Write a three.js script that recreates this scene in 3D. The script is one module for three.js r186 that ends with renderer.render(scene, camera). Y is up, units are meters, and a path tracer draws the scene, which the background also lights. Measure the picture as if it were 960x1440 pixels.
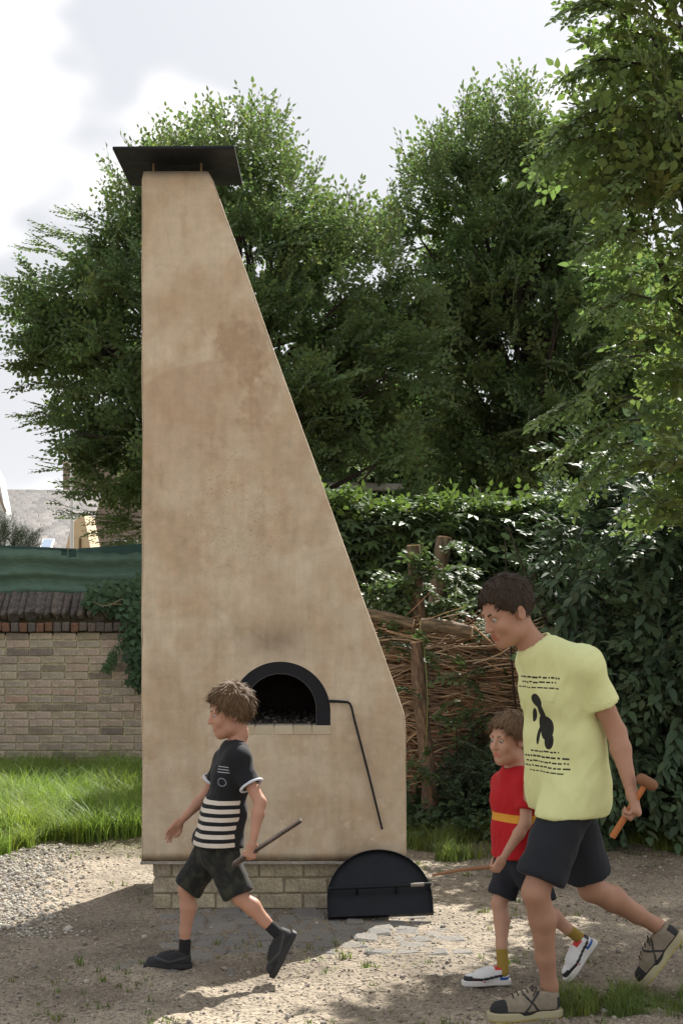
import * as THREE from 'three';
import { mergeGeometries } from 'three/addons/utils/BufferGeometryUtils.js';
import { ImprovedNoise } from 'three/addons/math/ImprovedNoise.js';
import { Brush, Evaluator, SUBTRACTION } from 'three-bvh-csg';

// ---------------------------------------------------------------- camera, sky, sun, exposure
const EYE = 1.6, F = 2000, PX = 420, PY = 860;            // eye height (m), focal length and principal point of a 960 x 1440 frame
const scene = new THREE.Scene();
const camera = new THREE.PerspectiveCamera(2 * Math.atan(PY / F) * 180 / Math.PI, 1080 / 1720, 0.1, 900);
camera.position.set(0, EYE, 0);
camera.setViewOffset(1080, 1720, 120, 0, 960, 1440);       // shifted lens: verticals stay vertical
const renderer = new THREE.WebGLRenderer({ antialias: true });
renderer.toneMapping = THREE.LinearToneMapping;
renderer.toneMappingExposure = 2.15;
renderer.shadowMap.enabled = true;

const SUN_EL = 43 * Math.PI / 180, SUN_AZ = [0.42, -0.908];
const sunDir = new THREE.Vector3(SUN_AZ[0] * Math.cos(SUN_EL), Math.sin(SUN_EL), SUN_AZ[1] * Math.cos(SUN_EL)).normalize();
const sun = new THREE.DirectionalLight(new THREE.Color(1, 0.955, 0.885), 5.0);
sun.position.copy(sunDir).multiplyScalar(60);
sun.target.position.set(0, 0, -8); sun.position.add(sun.target.position);
sun.castShadow = true;
Object.assign(sun.shadow.camera, { left: -25, right: 25, top: 25, bottom: -25, near: 1, far: 140 });
sun.shadow.mapSize.set(4096, 4096);
sun.shadow.radius = 1;
scene.add(sun, sun.target);

const perlin = new ImprovedNoise();
const N3 = (x, y, z) => perlin.noise(x + 101.3, y + 37.7, z + 11.1);
function fbm3(x, y, z, oct = 4) { let s = 0, a = 0.5; for (let i = 0; i < oct; i++) { s += a * N3(x, y, z); x *= 2.03; y *= 2.03; z *= 2.03; a *= 0.5; } return s; }
const clamp = (x, a = 0, b = 1) => Math.min(b, Math.max(a, x));
const lerp = (a, b, t) => a + (b - a) * t;
const sstep = (a, b, x) => { const t = clamp((x - a) / (b - a)); return t * t * (3 - 2 * t); };
{
  // pale summer sky: thin bright cloud over washed-out blue, hazier and brighter towards the sun
  const W = 1024, H = 512, data = new Float32Array(W * H * 4);
  for (let r = 0; r < H; r++) {
    const up = ((r + 0.5) / H - 0.5) * Math.PI, y = Math.sin(up);
    for (let c = 0; c < W; c++) {
      const a = ((c + 0.5) / W - 0.5) * 2 * Math.PI, x = Math.cos(a) * Math.cos(up), z = Math.sin(a) * Math.cos(up);
      const yy = Math.max(y, 0.0), k = 1 / (yy + 0.35);
      const px = x * k * 2.2, pz = z * k * 2.2;
      const cl = sstep(0.0, 0.13, fbm3(px + 4.2, pz - 1.3, 0.3, 5) + 0.35 * fbm3(px * 3 + 9, pz * 3, 2.1, 3));
      const wisp = 0.5 + 0.9 * fbm3(px * 2.3 + 2, pz * 2.3, 5.5, 4);
      const cos = x * sunDir.x + y * sunDir.y + z * sunDir.z;
      const glow = 0.20 * Math.pow(Math.max(0, cos), 6) + 0.35 * Math.pow(Math.max(0, cos), 40);
      const hor = Math.exp(-yy * 5.5);
      const base = [lerp(0.295, 0.46, hor), lerp(0.308, 0.462, hor), lerp(0.336, 0.47, hor)];
      const white = 0.50 + 0.14 * wisp;
      for (let i = 0; i < 3; i++) {
        let v = lerp(base[i], white * [1, 0.995, 0.995][i], cl * 0.85);
        v += glow * [1, 0.98, 0.94][i];
        data[(r * W + c) * 4 + i] = y < 0 ? 0.2 : v;
      }
      data[(r * W + c) * 4 + 3] = 1;
    }
  }
  const t = new THREE.DataTexture(data, W, H, THREE.RGBAFormat, THREE.FloatType);
  t.mapping = THREE.EquirectangularReflectionMapping; t.magFilter = t.minFilter = THREE.LinearFilter; t.needsUpdate = true;
  scene.background = t; scene.environment = t;
}

// ---------------------------------------------------------------- helpers
function rng(seed) { let s = seed >>> 0; const f = () => { s = (s + 0x6d2b79f5) | 0; let t = Math.imul(s ^ (s >>> 15), 1 | s); t = (t + Math.imul(t ^ (t >>> 7), 61 | t)) ^ t; return ((t ^ (t >>> 14)) >>> 0) / 4294967296; }; f.r = (a, b) => a + (b - a) * f(); f.g = () => (f() + f() + f() + f() - 2) * 0.87; return f; }
const V = (x, y, z) => new THREE.Vector3(x, y, z);
const at = (px, py, d) => V((px - PX) * d / F, EYE - (py - PY) * d / F, -d);   // place measured in the photograph, at a distance
const used = new Map();
function numbered(n) { const k = used.get(n) ?? 0; used.set(n, k + 1); return k ? n + '_' + String(k).padStart(3, '0') : n; }
function tag(o, label, category, group) { o.userData.label = label; if (category) o.userData.category = category; if (group) o.userData.group = group; return o; }
function thing(name, label, category, pos = V(0, 0, 0), ry = 0, group) {
  const o = new THREE.Group(); o.name = numbered(name); o.position.copy(pos); o.rotation.y = ry; scene.add(o);
  return tag(o, label, category, group);
}
function mesh(name, geo, mat, parent) {
  const m = new THREE.Mesh(geo, mat); m.name = parent ? name : numbered(name); m.castShadow = m.receiveShadow = true;
  (parent ?? scene).add(m); return m;
}
function inst(name, geo, mat, mats, parent, cols) {
  const m = new THREE.InstancedMesh(geo, mat, mats.length); if (parent) m.userData.kind = 'stuff'; m.name = parent ? name : numbered(name); m.castShadow = m.receiveShadow = true;
  mats.forEach((x, i) => m.setMatrixAt(i, x));
  if (cols) cols.forEach((c, i) => m.setColorAt(i, c));
  (parent ?? scene).add(m); return m;
}
const kind = (o, k) => { o.userData.kind = k; return o; };
const lin = (r, g, b) => new THREE.Color().setRGB(r, g, b);
const std = (o) => new THREE.MeshStandardMaterial({ roughness: 0.9, ...o });
const phys = (o) => new THREE.MeshPhysicalMaterial({ roughness: 0.9, ...o });
// tileable gradient noise
const GR = Array.from({ length: 256 }, (_, i) => [Math.cos(i / 256 * 6.28318), Math.sin(i / 256 * 6.28318)]);
const H2 = (x, y, s) => { let h = Math.imul(x, 374761393) ^ Math.imul(y, 668265263) ^ Math.imul(s, 2147483647 ^ 0x5bd1e995); h = Math.imul(h ^ (h >>> 13), 1274126177); return ((h ^ (h >>> 16)) >>> 0) / 4294967296; };
function tn(x, y, px, py, s) {
  const xi = Math.floor(x), yi = Math.floor(y), fx = x - xi, fy = y - yi, u = fx * fx * (3 - 2 * fx), v = fy * fy * (3 - 2 * fy);
  const x0 = ((xi % px) + px) % px, x1 = (x0 + 1) % px, y0 = ((yi % py) + py) % py, y1 = (y0 + 1) % py;
  const gd = (a, b, dx, dy) => { const q = GR[(H2(a, b, s) * 256) | 0]; return q[0] * dx + q[1] * dy; };
  return clamp(0.5 + 0.78 * lerp(lerp(gd(x0, y0, fx, fy), gd(x1, y0, fx - 1, fy), u), lerp(gd(x0, y1, fx, fy - 1), gd(x1, y1, fx - 1, fy - 1), u), v));
}
function tf(u, v, fx, fy, oct, s) { let r = 0, a = 0.5, n = 0; for (let i = 0; i < oct; i++) { r += a * tn(u * fx, v * fy, fx, fy, s + i); n += a; fx *= 2; fy *= 2; a *= 0.5; } return r / n; }
// the same on a lattice turned from octave to octave, for pictures that do not repeat
function tfr(u, v, fx, fy, oct, s) { let r = 0, a = 0.5, n = 0, x = u * fx, y = v * fy; for (let i = 0; i < oct; i++) { const q = x * 0.8 - y * 0.6; y = x * 0.6 + y * 0.8 + 3.7; x = q + 1.3; r += a * tn(x, y, 8192, 8192, s + i); n += a; x *= 2; y *= 2; a *= 0.5; } return r / n; }
function tex(w, h, f, srgb = true) {
  const d = new Uint8Array(w * h * 4);
  for (let y = 0; y < h; y++) for (let x = 0; x < w; x++) {
    const c = f((x + 0.5) / w, (y + 0.5) / h), o = (y * w + x) * 4;
    if (typeof c === 'number') { d[o] = d[o + 1] = d[o + 2] = clamp(c) * 255; } else { d[o] = clamp(c[0]) * 255; d[o + 1] = clamp(c[1]) * 255; d[o + 2] = clamp(c[2]) * 255; }
    d[o + 3] = 255;
  }
  const t = new THREE.DataTexture(d, w, h); t.magFilter = THREE.LinearFilter; t.minFilter = THREE.LinearFilter; t.wrapS = t.wrapT = THREE.RepeatWrapping;
  if (srgb) t.colorSpace = THREE.SRGBColorSpace; t.needsUpdate = true; return t;
}
const mix3 = (a, b, t) => [lerp(a[0], b[0], t), lerp(a[1], b[1], t), lerp(a[2], b[2], t)];
function geo(pos, idx, uv, col) {
  const g = new THREE.BufferGeometry();
  g.setAttribute('position', new THREE.BufferAttribute(Float32Array.from(pos), 3));
  if (uv) g.setAttribute('uv', new THREE.BufferAttribute(Float32Array.from(uv), 2));
  if (col) g.setAttribute('color', new THREE.BufferAttribute(Float32Array.from(col), 3));
  if (idx) g.setIndex(idx);
  g.computeVertexNormals(); return g;
}
// box with chamfered edges (44 triangles); jit moves the corners a little
function chamferBox(w, h, d, c, jit = 0, R = Math.random) {
  const pos = [], tri = [], id = {};
  const J = {};
  const put = (sx, sy, sz, ax) => {
    const k = [sx, sy, sz, ax].join(); if (id[k] !== undefined) return id[k];
    const ck = [sx, sy, sz].join(); J[ck] ??= [(R() - 0.5) * jit, (R() - 0.5) * jit, (R() - 0.5) * jit];
    const p = [sx * w / 2, sy * h / 2, sz * d / 2], s = [sx, sy, sz];
    for (let i = 0; i < 3; i++) { if (i !== ax) p[i] -= s[i] * c; p[i] += J[ck][i]; }
    pos.push(...p); return id[k] = pos.length / 3 - 1;
  };
  const quad = (a, b, c2, d2, n) => {
    const A = V().fromArray(pos, a * 3), B = V().fromArray(pos, b * 3), C = V().fromArray(pos, c2 * 3);
    const nn = B.clone().sub(A).cross(C.clone().sub(A));
    if (nn.dot(n) < 0) tri.push(a, c2, b, a, d2, c2); else tri.push(a, b, c2, a, c2, d2);
  };
  for (let ax = 0; ax < 3; ax++) for (const s of [-1, 1]) {
    const e = (a, b) => { const v = [0, 0, 0]; v[ax] = s; v[(ax + 1) % 3] = a; v[(ax + 2) % 3] = b; return put(...v, ax); };
    const n = V(); n.setComponent(ax, s); quad(e(-1, -1), e(1, -1), e(1, 1), e(-1, 1), n);
    for (const t of [-1, 1]) { // edge between axis ax (s) and axis ay (t)
      const ay = (ax + 1) % 3, az = (ax + 2) % 3;
      const q = (u, axx) => { const v = [0, 0, 0]; v[ax] = s; v[ay] = t; v[az] = u; return put(...v, axx); };
      const m = V(); m.setComponent(ax, s); m.setComponent(ay, t); quad(q(-1, ax), q(1, ax), q(1, ay), q(-1, ay), m);
    }
  }
  for (const x of [-1, 1]) for (const y of [-1, 1]) for (const z of [-1, 1]) {
    const a = put(x, y, z, 0), b = put(x, y, z, 1), c3 = put(x, y, z, 2), A = V().fromArray(pos, a * 3), B = V().fromArray(pos, b * 3), C = V().fromArray(pos, c3 * 3);
    if (B.clone().sub(A).cross(C.clone().sub(A)).dot(V(x, y, z)) < 0) tri.push(a, c3, b); else tri.push(a, b, c3);
  }
  const g = geo(pos, tri).toNonIndexed(); g.computeVertexNormals(); boxUV(g); return g;
}
// uv in metres from the dominant side of each face
function boxUV(g, s = 1) {
  const p = g.attributes.position, n = g.attributes.normal, uv = new Float32Array(p.count * 2);
  for (let i = 0; i < p.count; i++) {
    const ax = Math.abs(n.getX(i)), ay = Math.abs(n.getY(i)), az = Math.abs(n.getZ(i));
    let u, v; if (az >= ax && az >= ay) { u = p.getX(i); v = p.getY(i); } else if (ax >= ay) { u = p.getZ(i); v = p.getY(i); } else { u = p.getX(i); v = p.getZ(i); }
    uv[i * 2] = u * s; uv[i * 2 + 1] = v * s;
  }
  g.setAttribute('uv', new THREE.BufferAttribute(uv, 2)); return g;
}
function tube(pts, r0, r1, seg = 8, steps, wob = 0, R) {
  const curve = new THREE.CatmullRomCurve3(pts), n = steps ?? Math.max(2, pts.length * 4), fr = curve.computeFrenetFrames(n, false), pos = [], idx = [], uv = [];
  let len = curve.getLength();
  for (let i = 0; i <= n; i++) {
    const t = i / n, c = curve.getPointAt(t), r = typeof r0 === 'function' ? r0(t) : lerp(r0, r1, t);
    for (let j = 0; j <= seg; j++) {
      const a = j / seg * 2 * Math.PI, w = wob ? 1 + wob * N3(Math.cos(a) * 1.7 + c.x * 7, Math.sin(a) * 1.7 + c.y * 7, c.z * 7) : 1;
      const p = c.clone().addScaledVector(fr.normals[i], Math.cos(a) * r * w).addScaledVector(fr.binormals[i], Math.sin(a) * r * w);
      pos.push(p.x, p.y, p.z); uv.push(j / seg, t * len);
    }
  }
  for (let i = 0; i < n; i++) for (let j = 0; j < seg; j++) { const a = i * (seg + 1) + j, b = a + seg + 1; idx.push(a, a + 1, b, b, a + 1, b + 1); }
  // end caps
  for (const i of [0, n]) {
    const c = curve.getPointAt(i / n), k = pos.length / 3; pos.push(c.x, c.y, c.z); uv.push(0.5, 0);
    const base = i * (seg + 1); const s = pos.length / 3;
    for (let j = 0; j <= seg; j++) { pos.push(pos[(base + j) * 3], pos[(base + j) * 3 + 1], pos[(base + j) * 3 + 2]); uv.push(0.5 + 0.3 * Math.cos(j / seg * 6.283), 0.5 + 0.3 * Math.sin(j / seg * 6.283)); }
    for (let j = 0; j < seg; j++) i ? idx.push(k, s + j, s + j + 1) : idx.push(k, s + j + 1, s + j);
  }
  return geo(pos, idx, uv);
}
const bake = (g, m) => { const c = g.clone(); c.applyMatrix4(m); return c; };
const TRS = (p, q, s) => new THREE.Matrix4().compose(p, q, typeof s === 'number' ? V(s, s, s) : s);
// matrix with local z along dir, local y as near as possible to up, rolled
function aim(p, dir, up, s = 1, roll = 0) {
  const z = dir.clone().normalize(); let x = up.clone().cross(z); if (x.lengthSq() < 1e-6) x = V(1, 0, 0).cross(z); x.normalize(); const y = z.clone().cross(x);
  const m = new THREE.Matrix4().makeBasis(x, y, z); if (roll) m.multiply(new THREE.Matrix4().makeRotationZ(roll));
  m.scale(typeof s === 'number' ? V(s, s, s) : s); m.setPosition(p); return m;
}

// ---------------------------------------------------------------- materials of the structure
const tBrick = tex(512, 512, (u, v) => {
  const a = tf(u, v, 8, 8, 5, 3), b = tf(u, v, 40, 40, 3, 17), g = tf(u, v, 120, 120, 2, 9), li = sstep(0.62, 0.74, tf(u, v, 20, 20, 4, 77));
  const k = 0.66 + 0.46 * a + 0.40 * (b - 0.5) + 0.45 * (g - 0.5);
  return mix3([k, k, k], [0.95, 0.95, 0.88], li * 0.35);
});
const tBrickB = tex(512, 512, (u, v) => 0.5 * tf(u, v, 24, 24, 4, 5) + 0.5 * tf(u, v, 110, 110, 2, 8), false);
const tLichen = tex(512, 512, (u, v) => { const a = tf(u, v, 10, 10, 5, 13), g = tf(u, v, 90, 90, 2, 19), sp = sstep(0.63, 0.70, tf(u, v, 26, 26, 3, 47)), ms = sstep(0.58, 0.72, tf(u, v, 9, 9, 4, 87)); const k = 0.30 + 0.85 * a + 0.5 * (g - 0.5); return mix3(mix3([k, k, k], [0.62, 0.66, 0.38], ms * 0.35), [1, 0.98, 0.93], sp * 0.7); });
const rep = (t, x, y = x) => { const c = t.clone(); c.repeat.set(x, y); c.needsUpdate = true; return c; };
const brickMat = (c, o = {}) => std({ color: c, map: rep(tBrick, 1.7), bumpMap: rep(tBrickB, 1.7), bumpScale: 0.006, ...o });
const MB = {
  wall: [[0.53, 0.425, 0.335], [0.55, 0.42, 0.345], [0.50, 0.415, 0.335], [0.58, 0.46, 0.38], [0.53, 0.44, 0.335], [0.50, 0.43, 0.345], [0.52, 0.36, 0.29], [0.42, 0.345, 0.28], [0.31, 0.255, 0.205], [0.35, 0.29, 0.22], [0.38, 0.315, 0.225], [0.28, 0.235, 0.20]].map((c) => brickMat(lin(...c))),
  coping: [[0.15, 0.125, 0.115], [0.17, 0.135, 0.12], [0.14, 0.118, 0.108], [0.18, 0.14, 0.12]].map((c) => brickMat(lin(...c))),
  copingRed: brickMat(lin(0.22, 0.115, 0.075)),
  lichen: [[0.17, 0.145, 0.13], [0.15, 0.13, 0.12], [0.19, 0.155, 0.135]].map((c) => brickMat(lin(...c), { map: rep(tLichen, 2.3) })),
  copingMortar: std({ color: lin(0.24, 0.225, 0.13), map: rep(tBrick, 3), bumpMap: rep(tBrickB, 3), bumpScale: 0.004 }),
  mortar: std({ color: lin(0.58, 0.55, 0.36), map: rep(tBrick, 3), bumpMap: rep(tBrickB, 3), bumpScale: 0.004 }),
  plinth: [[0.49, 0.42, 0.285], [0.52, 0.445, 0.305], [0.46, 0.395, 0.27], [0.50, 0.425, 0.31]].map((c) => brickMat(lin(...c))),
  plinthMortar: std({ color: lin(0.38, 0.33, 0.23), map: rep(tBrick, 3), bumpMap: rep(tBrickB, 3), bumpScale: 0.005 }),
  sett: [[0.37, 0.345, 0.31], [0.40, 0.37, 0.325], [0.35, 0.33, 0.30], [0.41, 0.375, 0.325]].map((c) => brickMat(lin(...c), { bumpScale: 0.008 })),
  slate: [[0.44, 0.41, 0.385], [0.38, 0.355, 0.34], [0.50, 0.455, 0.425], [0.41, 0.385, 0.37]].map((c) => brickMat(lin(...c), { roughness: 0.75 })),
};
const tIron = tex(256, 256, (u, v) => 0.55 + 0.4 * tf(u, v, 16, 16, 4, 4), false);
const iron = phys({ color: lin(0.011, 0.0125, 0.016), roughness: 0.75, specularIntensity: 0.45, roughnessMap: tIron, metalness: 0.0, bumpMap: tIron, bumpScale: 0.0004 });
const ironWorn = std({ color: lin(0.05, 0.05, 0.052), roughness: 0.5, metalness: 0.6 });
const brass = std({ color: lin(0.30, 0.22, 0.10), roughness: 0.45, metalness: 0.8 });
const tBark = tex(256, 512, (u, v) => { const a = tf(u, v, 14, 5, 4, 2), b = tf(u, v, 40, 60, 2, 5); const k = 0.45 + 0.75 * (a - 0.5) + 0.3 * (b - 0.5) + 0.12; return [k, k * 0.95, k * 0.9]; });
const bark = std({ color: lin(0.16, 0.125, 0.10), map: rep(tBark, 1, 1.2), bumpMap: rep(tBark, 1, 1.2), bumpScale: 0.012 });
const logBark = std({ color: lin(0.46, 0.33, 0.24), map: rep(tBark, 1, 2.0), bumpMap: rep(tBark, 1, 2.0), bumpScale: 0.006 });
const paleLog = std({ color: lin(0.54, 0.44, 0.31), map: rep(tBark, 1, 2.0), bumpMap: rep(tBark, 1, 2.0), bumpScale: 0.004 });

// ---------------------------------------------------------------- ground
const tDirt = tex(1024, 1024, (u, v) => {
  const a = tf(u, v, 6, 6, 6, 31), b = tf(u, v, 60, 60, 3, 12), g = tf(u, v, 220, 220, 2, 41), p = sstep(0.70, 0.78, tf(u, v, 130, 130, 2, 66)), dk = sstep(0.68, 0.76, tf(u, v, 90, 90, 2, 166));
  let c = mix3([0.45, 0.415, 0.365], [0.665, 0.625, 0.56], clamp(a * 1.5 - 0.25)); const k = 0.80 + 0.3 * b + 0.5 * (g - 0.5) + 0.06;
  c = c.map((x) => x * k); c = mix3(c, [0.78, 0.74, 0.68], p * 0.6); return mix3(c, [0.25, 0.215, 0.18], dk * 0.65);
});
const tDirtB = tex(1024, 1024, (u, v) => 0.35 * tf(u, v, 12, 12, 4, 31) + 0.35 * tf(u, v, 60, 60, 3, 12) + 0.3 * sstep(0.55, 0.8, tf(u, v, 130, 130, 2, 66)), false);
function groundY(x, z) {
  const d = -z, near = sstep(25, 14, d) ;
  let h = near * (0.035 * fbm3(x * 0.7, z * 0.7, 1.5, 3) + 0.042 * fbm3(x * 3.1, z * 3.1, 7.5, 3));
  if (d < 12) h += 0.016 * N3(x * 9, z * 9, 6.2) + 0.012 * N3(x * 13, z * 13, 2.2) + 0.006 * Math.max(0, N3(x * 29, z * 29, 5.1));
  // level where the kiln and its paving stand
  const k = sstep(1.35, 0.95, Math.abs(x + 0.05)) * sstep(1.5, 0.9, Math.abs(d - 7.8)); h = lerp(h, -0.004, k * 0.92);
  // bank under the undergrowth on the right
  h += 0.10 * sstep(9.3, 10.6, d + 0.15 * x) * sstep(0.4, 1.2, x) * near;
  return h;
}
{
  const axis = (lo, hi, step, far) => { const a = []; let s = step, p = lo; const neg = []; while (p > -far) { s *= 1.25; p -= s; neg.push(p); } a.push(...neg.reverse()); for (let x = lo; x <= hi + 1e-6; x += step) a.push(x); s = step; p = hi; while (p < far) { s *= 1.25; p += s; a.push(p); } return a; };
  const xs = axis(-3.4, 3.8, 0.03, 300), ds = axis(4.6, 12.5, 0.03, 300), pos = [], uv = [], col = [], idx = [];
  for (const d of ds) for (const x of xs) {
    pos.push(x, groundY(x, -d), -d); uv.push(x / 2.3, d / 2.3);
    const n = fbm3(x * 0.9 + 3, d * 0.9, 4.4, 4), m = sstep(-0.15, 0.3, n);
    const gs = sstep(9.0, 9.8, d) * (x < -0.9 ? 1 : 0.6), c = mix3(mix3([1.0, 0.98, 0.95], [0.70, 0.68, 0.65], m), [0.42, 0.44, 0.26], gs * 0.8);
    col.push(...c);
  }
  const W = xs.length; for (let j = 0; j < ds.length - 1; j++) for (let i = 0; i < W - 1; i++) { const a = j * W + i, b = a + W; idx.push(a, a + 1, b, b, a + 1, b + 1); }
  const g = geo(pos, idx, uv, col);
  const m = mesh('ground', g, std({ color: lin(0.95, 0.93, 0.9), map: tDirt, bumpMap: tDirtB, bumpScale: 0.035, vertexColors: true, roughness: 0.95 }));
  tag(kind(m, 'structure'), 'bare sandy earth of the yard, dry and trodden');
}
// small stones lying on the earth, and the gravel patch by the grass
{
  const R = rng(5);
  const stone = (s) => { const g = new THREE.IcosahedronGeometry(1, 1), p = g.attributes.position; for (let i = 0; i < p.count; i++) { const v = V().fromBufferAttribute(p, i), k = 1 + 0.45 * N3(v.x * 1.4 + s, v.y * 1.4, v.z * 1.4) + 0.15 * N3(v.x * 4 + s, v.y * 4, v.z * 4); p.setXYZ(i, v.x * k, v.y * k * 0.62, v.z * k * 0.85); } g.computeVertexNormals(); return g; };
  const mats = [], cols = [];
  const q = new THREE.Quaternion();
  for (let i = 0; i < 5200; i++) {
    const d = R.r(7.0, 9.6), x = -1.78 + 0.46 * R.g() + (8.2 - d) * 0.10;
    if (Math.abs(x + 1.82 - (8.2 - d) * 0.10) > 0.75 * (0.8 + 0.5 * N3(d * 2, x * 2, 1))) continue;
    const s = R.r(0.004, 0.012) * (R() < 0.05 ? 1.9 : 1);
    q.setFromEuler(new THREE.Euler(R.r(-0.5, 0.5), R.r(0, 6.28), R.r(-0.5, 0.5)));
    mats.push(TRS(V(x, groundY(x, -d) + s * 0.25 + (R() < 0.3 ? 0.008 : 0), -d), q, s));
    const k = R.r(0.24, 0.52); cols.push(lin(k, k * R.r(0.90, 0.96), k * R.r(0.74, 0.86)));
  }
  tag(kind(inst('gravel', stone(1), std({ color: lin(1, 1, 1) }), mats, null, cols), 'stuff'), 'pale loose gravel between the grass and the kiln');
  const m2 = [], c2 = [];
  for (let i = 0; i < 6500; i++) {
    const d = 4.9 + 5.2 * Math.pow(R(), 1.1), x = R.r(-0.23, 0.29) * d, s = R.r(0.002, 0.0075) * (R() < 0.06 ? 2.2 : 1);
    q.setFromEuler(new THREE.Euler(R.r(-0.5, 0.5), R.r(0, 6.28), R.r(-0.5, 0.5)));
    m2.push(TRS(V(x, groundY(x, -d) + s * 0.3, -d), q, s)); const k = R.r(0.16, 0.42); c2.push(lin(k, k * 0.88, k * 0.74));
  }
  tag(kind(inst('pebbles', stone(7), std({ color: lin(1, 1, 1) }), m2, null, c2), 'stuff'), 'crumbs of soil and tiny stones strewn over the earth');
  // twigs and dry leaf bits
  const chip = geo([0, 0, -1, 0.22, 0.06, -0.2, 0.1, 0.1, 0.9, -0.2, 0.03, 0.1], [0, 1, 2, 0, 2, 3]);
  const m3 = [], c3 = [];
  for (let i = 0; i < 700; i++) { const d = 5 + 4.6 * R(), x = R.r(-0.23, 0.29) * d, s = R.r(0.008, 0.026); q.setFromEuler(new THREE.Euler(R.r(-0.2, 0.2), R.r(0, 6.28), R.r(-0.3, 0.3))); m3.push(TRS(V(x, groundY(x, -d) + 0.004, -d), q, s)); const k = R.r(0.05, 0.2); c3.push(lin(k, k * 0.7, k * 0.45)); }
  tag(kind(inst('litter', chip, std({ color: lin(1, 1, 1) }), m3, null, c3), 'stuff'), 'dry brown leaf scraps and chips lying on the earth');
}

// ---------------------------------------------------------------- the kiln
const KF = 7.62, KL = -0.842, KB = 0.262, KT = 3.962;      // front face distance, left side, bottom and top of the plaster
const kxr = (y) => { const k = (y - 1.03) / (KT - 1.03), s = 0.03; const r = k <= 0 ? 0 : k; return lerp(0.575, -0.476, Math.sqrt(r * r + (k > -0.02 && k < 0.02 ? s * s * 0.01 : 0))); };
const kdb = (y) => lerp(8.62, 7.985, Math.max(0, (y - 1.03) / (KT - 1.03)));
const archShape = (r, leg) => { const s = new THREE.Shape(); s.moveTo(-r, 0); s.lineTo(r, 0); s.lineTo(r, leg); s.absarc(0, leg, r, 0, Math.PI, false); s.lineTo(-r, 0); return s; };
const AX = -0.099, AY = 0.99;                               // middle of the oven mouth and its floor
const kiln = thing('outdoor_kiln', 'tall tapering clay-plastered outdoor oven with tall chimney on a brick plinth', 'oven', V(0, 0, -KF));
const tPlaster = tex(1024, 2048, (u, v) => {
  const x = u * 1.7 - 1.0, y = v * 3.85 + 0.2;
  const A = tfr(u, v, 5, 11, 6, 3), B = tfr(u, v, 11, 22, 5, 91), S = tfr(u, v, 60, 16, 4, 7), S2 = tfr(u, v, 14, 120, 3, 17), G = tfr(u, v, 300, 600, 2, 5), M = tfr(u, v, 40, 80, 3, 23);
  let c = mix3([0.745, 0.645, 0.52], [0.80, 0.715, 0.595], sstep(0.36, 0.62, A));
  c = mix3(c, [0.745, 0.625, 0.49], sstep(0.52, 0.68, B) * 0.5);
  c = mix3(c, [0.82, 0.74, 0.625], sstep(0.54, 0.70, tfr(u, v, 7, 13, 5, 55)) * 0.5);
  const tr = tfr(u, v, 36, 12, 4, 207) * 0.6 + tfr(u + 0.11 * A, v + 0.05 * B, 22, 60, 3, 307) * 0.4, k = 1 + 0.05 * (S - 0.5) + 0.05 * (S2 - 0.5) + 0.09 * (G - 0.5) + 0.08 * (M - 0.5) + 0.15 * (tr - 0.5) - 0.035 * sstep(0.025, 0.0, Math.abs(tfr(u, v, 6, 10, 4, 401) - 0.5)) * sstep(0.45, 0.62, tfr(u, v, 9, 14, 2, 402));
  // damp brown patch high on the face, with a ragged edge
  const dx = (x + 0.285) / 0.135, dy = (y - 2.98) / 0.17, e = Math.sqrt(dx * dx + dy * dy) + 1.7 * (B - 0.5) + 1.3 * (M - 0.5) + 0.7 * (A - 0.5);
  c = mix3(c, [0.63, 0.50, 0.375], sstep(1.35, 0.5, e) * 0.45);
  const dx2 = (x + 0.20) / 0.10, dy2 = (y - 2.72) / 0.14, e2 = Math.sqrt(dx2 * dx2 + dy2 * dy2) + 2.2 * (B - 0.5) + 1.6 * (M - 0.5);
  c = mix3(c, [0.65, 0.51, 0.38], sstep(1.35, 0.5, e2) * 0.35);
  // day-joint of the plastering: a redder coat below an uneven curve on the left
  const jy = 2.93 - 0.25 * (x + 0.45) * (x + 0.45) * 3 + 0.12 * (A - 0.5); const below = sstep(0.012, -0.012, y - jy) * sstep(0.9, 0.2, jy - y) * sstep(-0.25, -0.5, x);
  c = mix3(c, [0.705, 0.58, 0.455], below * 0.5);
  // pits in the rough coat half way up
  const pz = sstep(0.9, 0.3, Math.hypot((x + 0.36) / 0.5, (y - 2.15) / 0.62)), pit = sstep(0.72, 0.80, tfr(u, v, 190, 400, 2, 71)) * pz;
  c = mix3(c, [0.50, 0.36, 0.24], pit * 0.5);
  // pale scuffs and spatter low down
  const sc = sstep(0.66, 0.74, tfr(u, v, 26, 60, 4, 37)) * sstep(1.3, 0.5, y);
  c = mix3(c, [0.86, 0.77, 0.66], sc * 0.45);
  // soot over the mouth: smutty grain
  const so = Math.exp(-(((x - AX + 0.03) / 0.15) ** 2) - (((y - 1.44) / 0.085) ** 2)) * (0.55 + 0.9 * (M - 0.2)) * (0.6 + 0.8 * G);
  c = mix3(c, [0.22, 0.17, 0.13], clamp(so * 0.32));
  return [c[0] * k * 0.975, c[1] * k, c[2] * k * 1.035];
});
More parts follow.
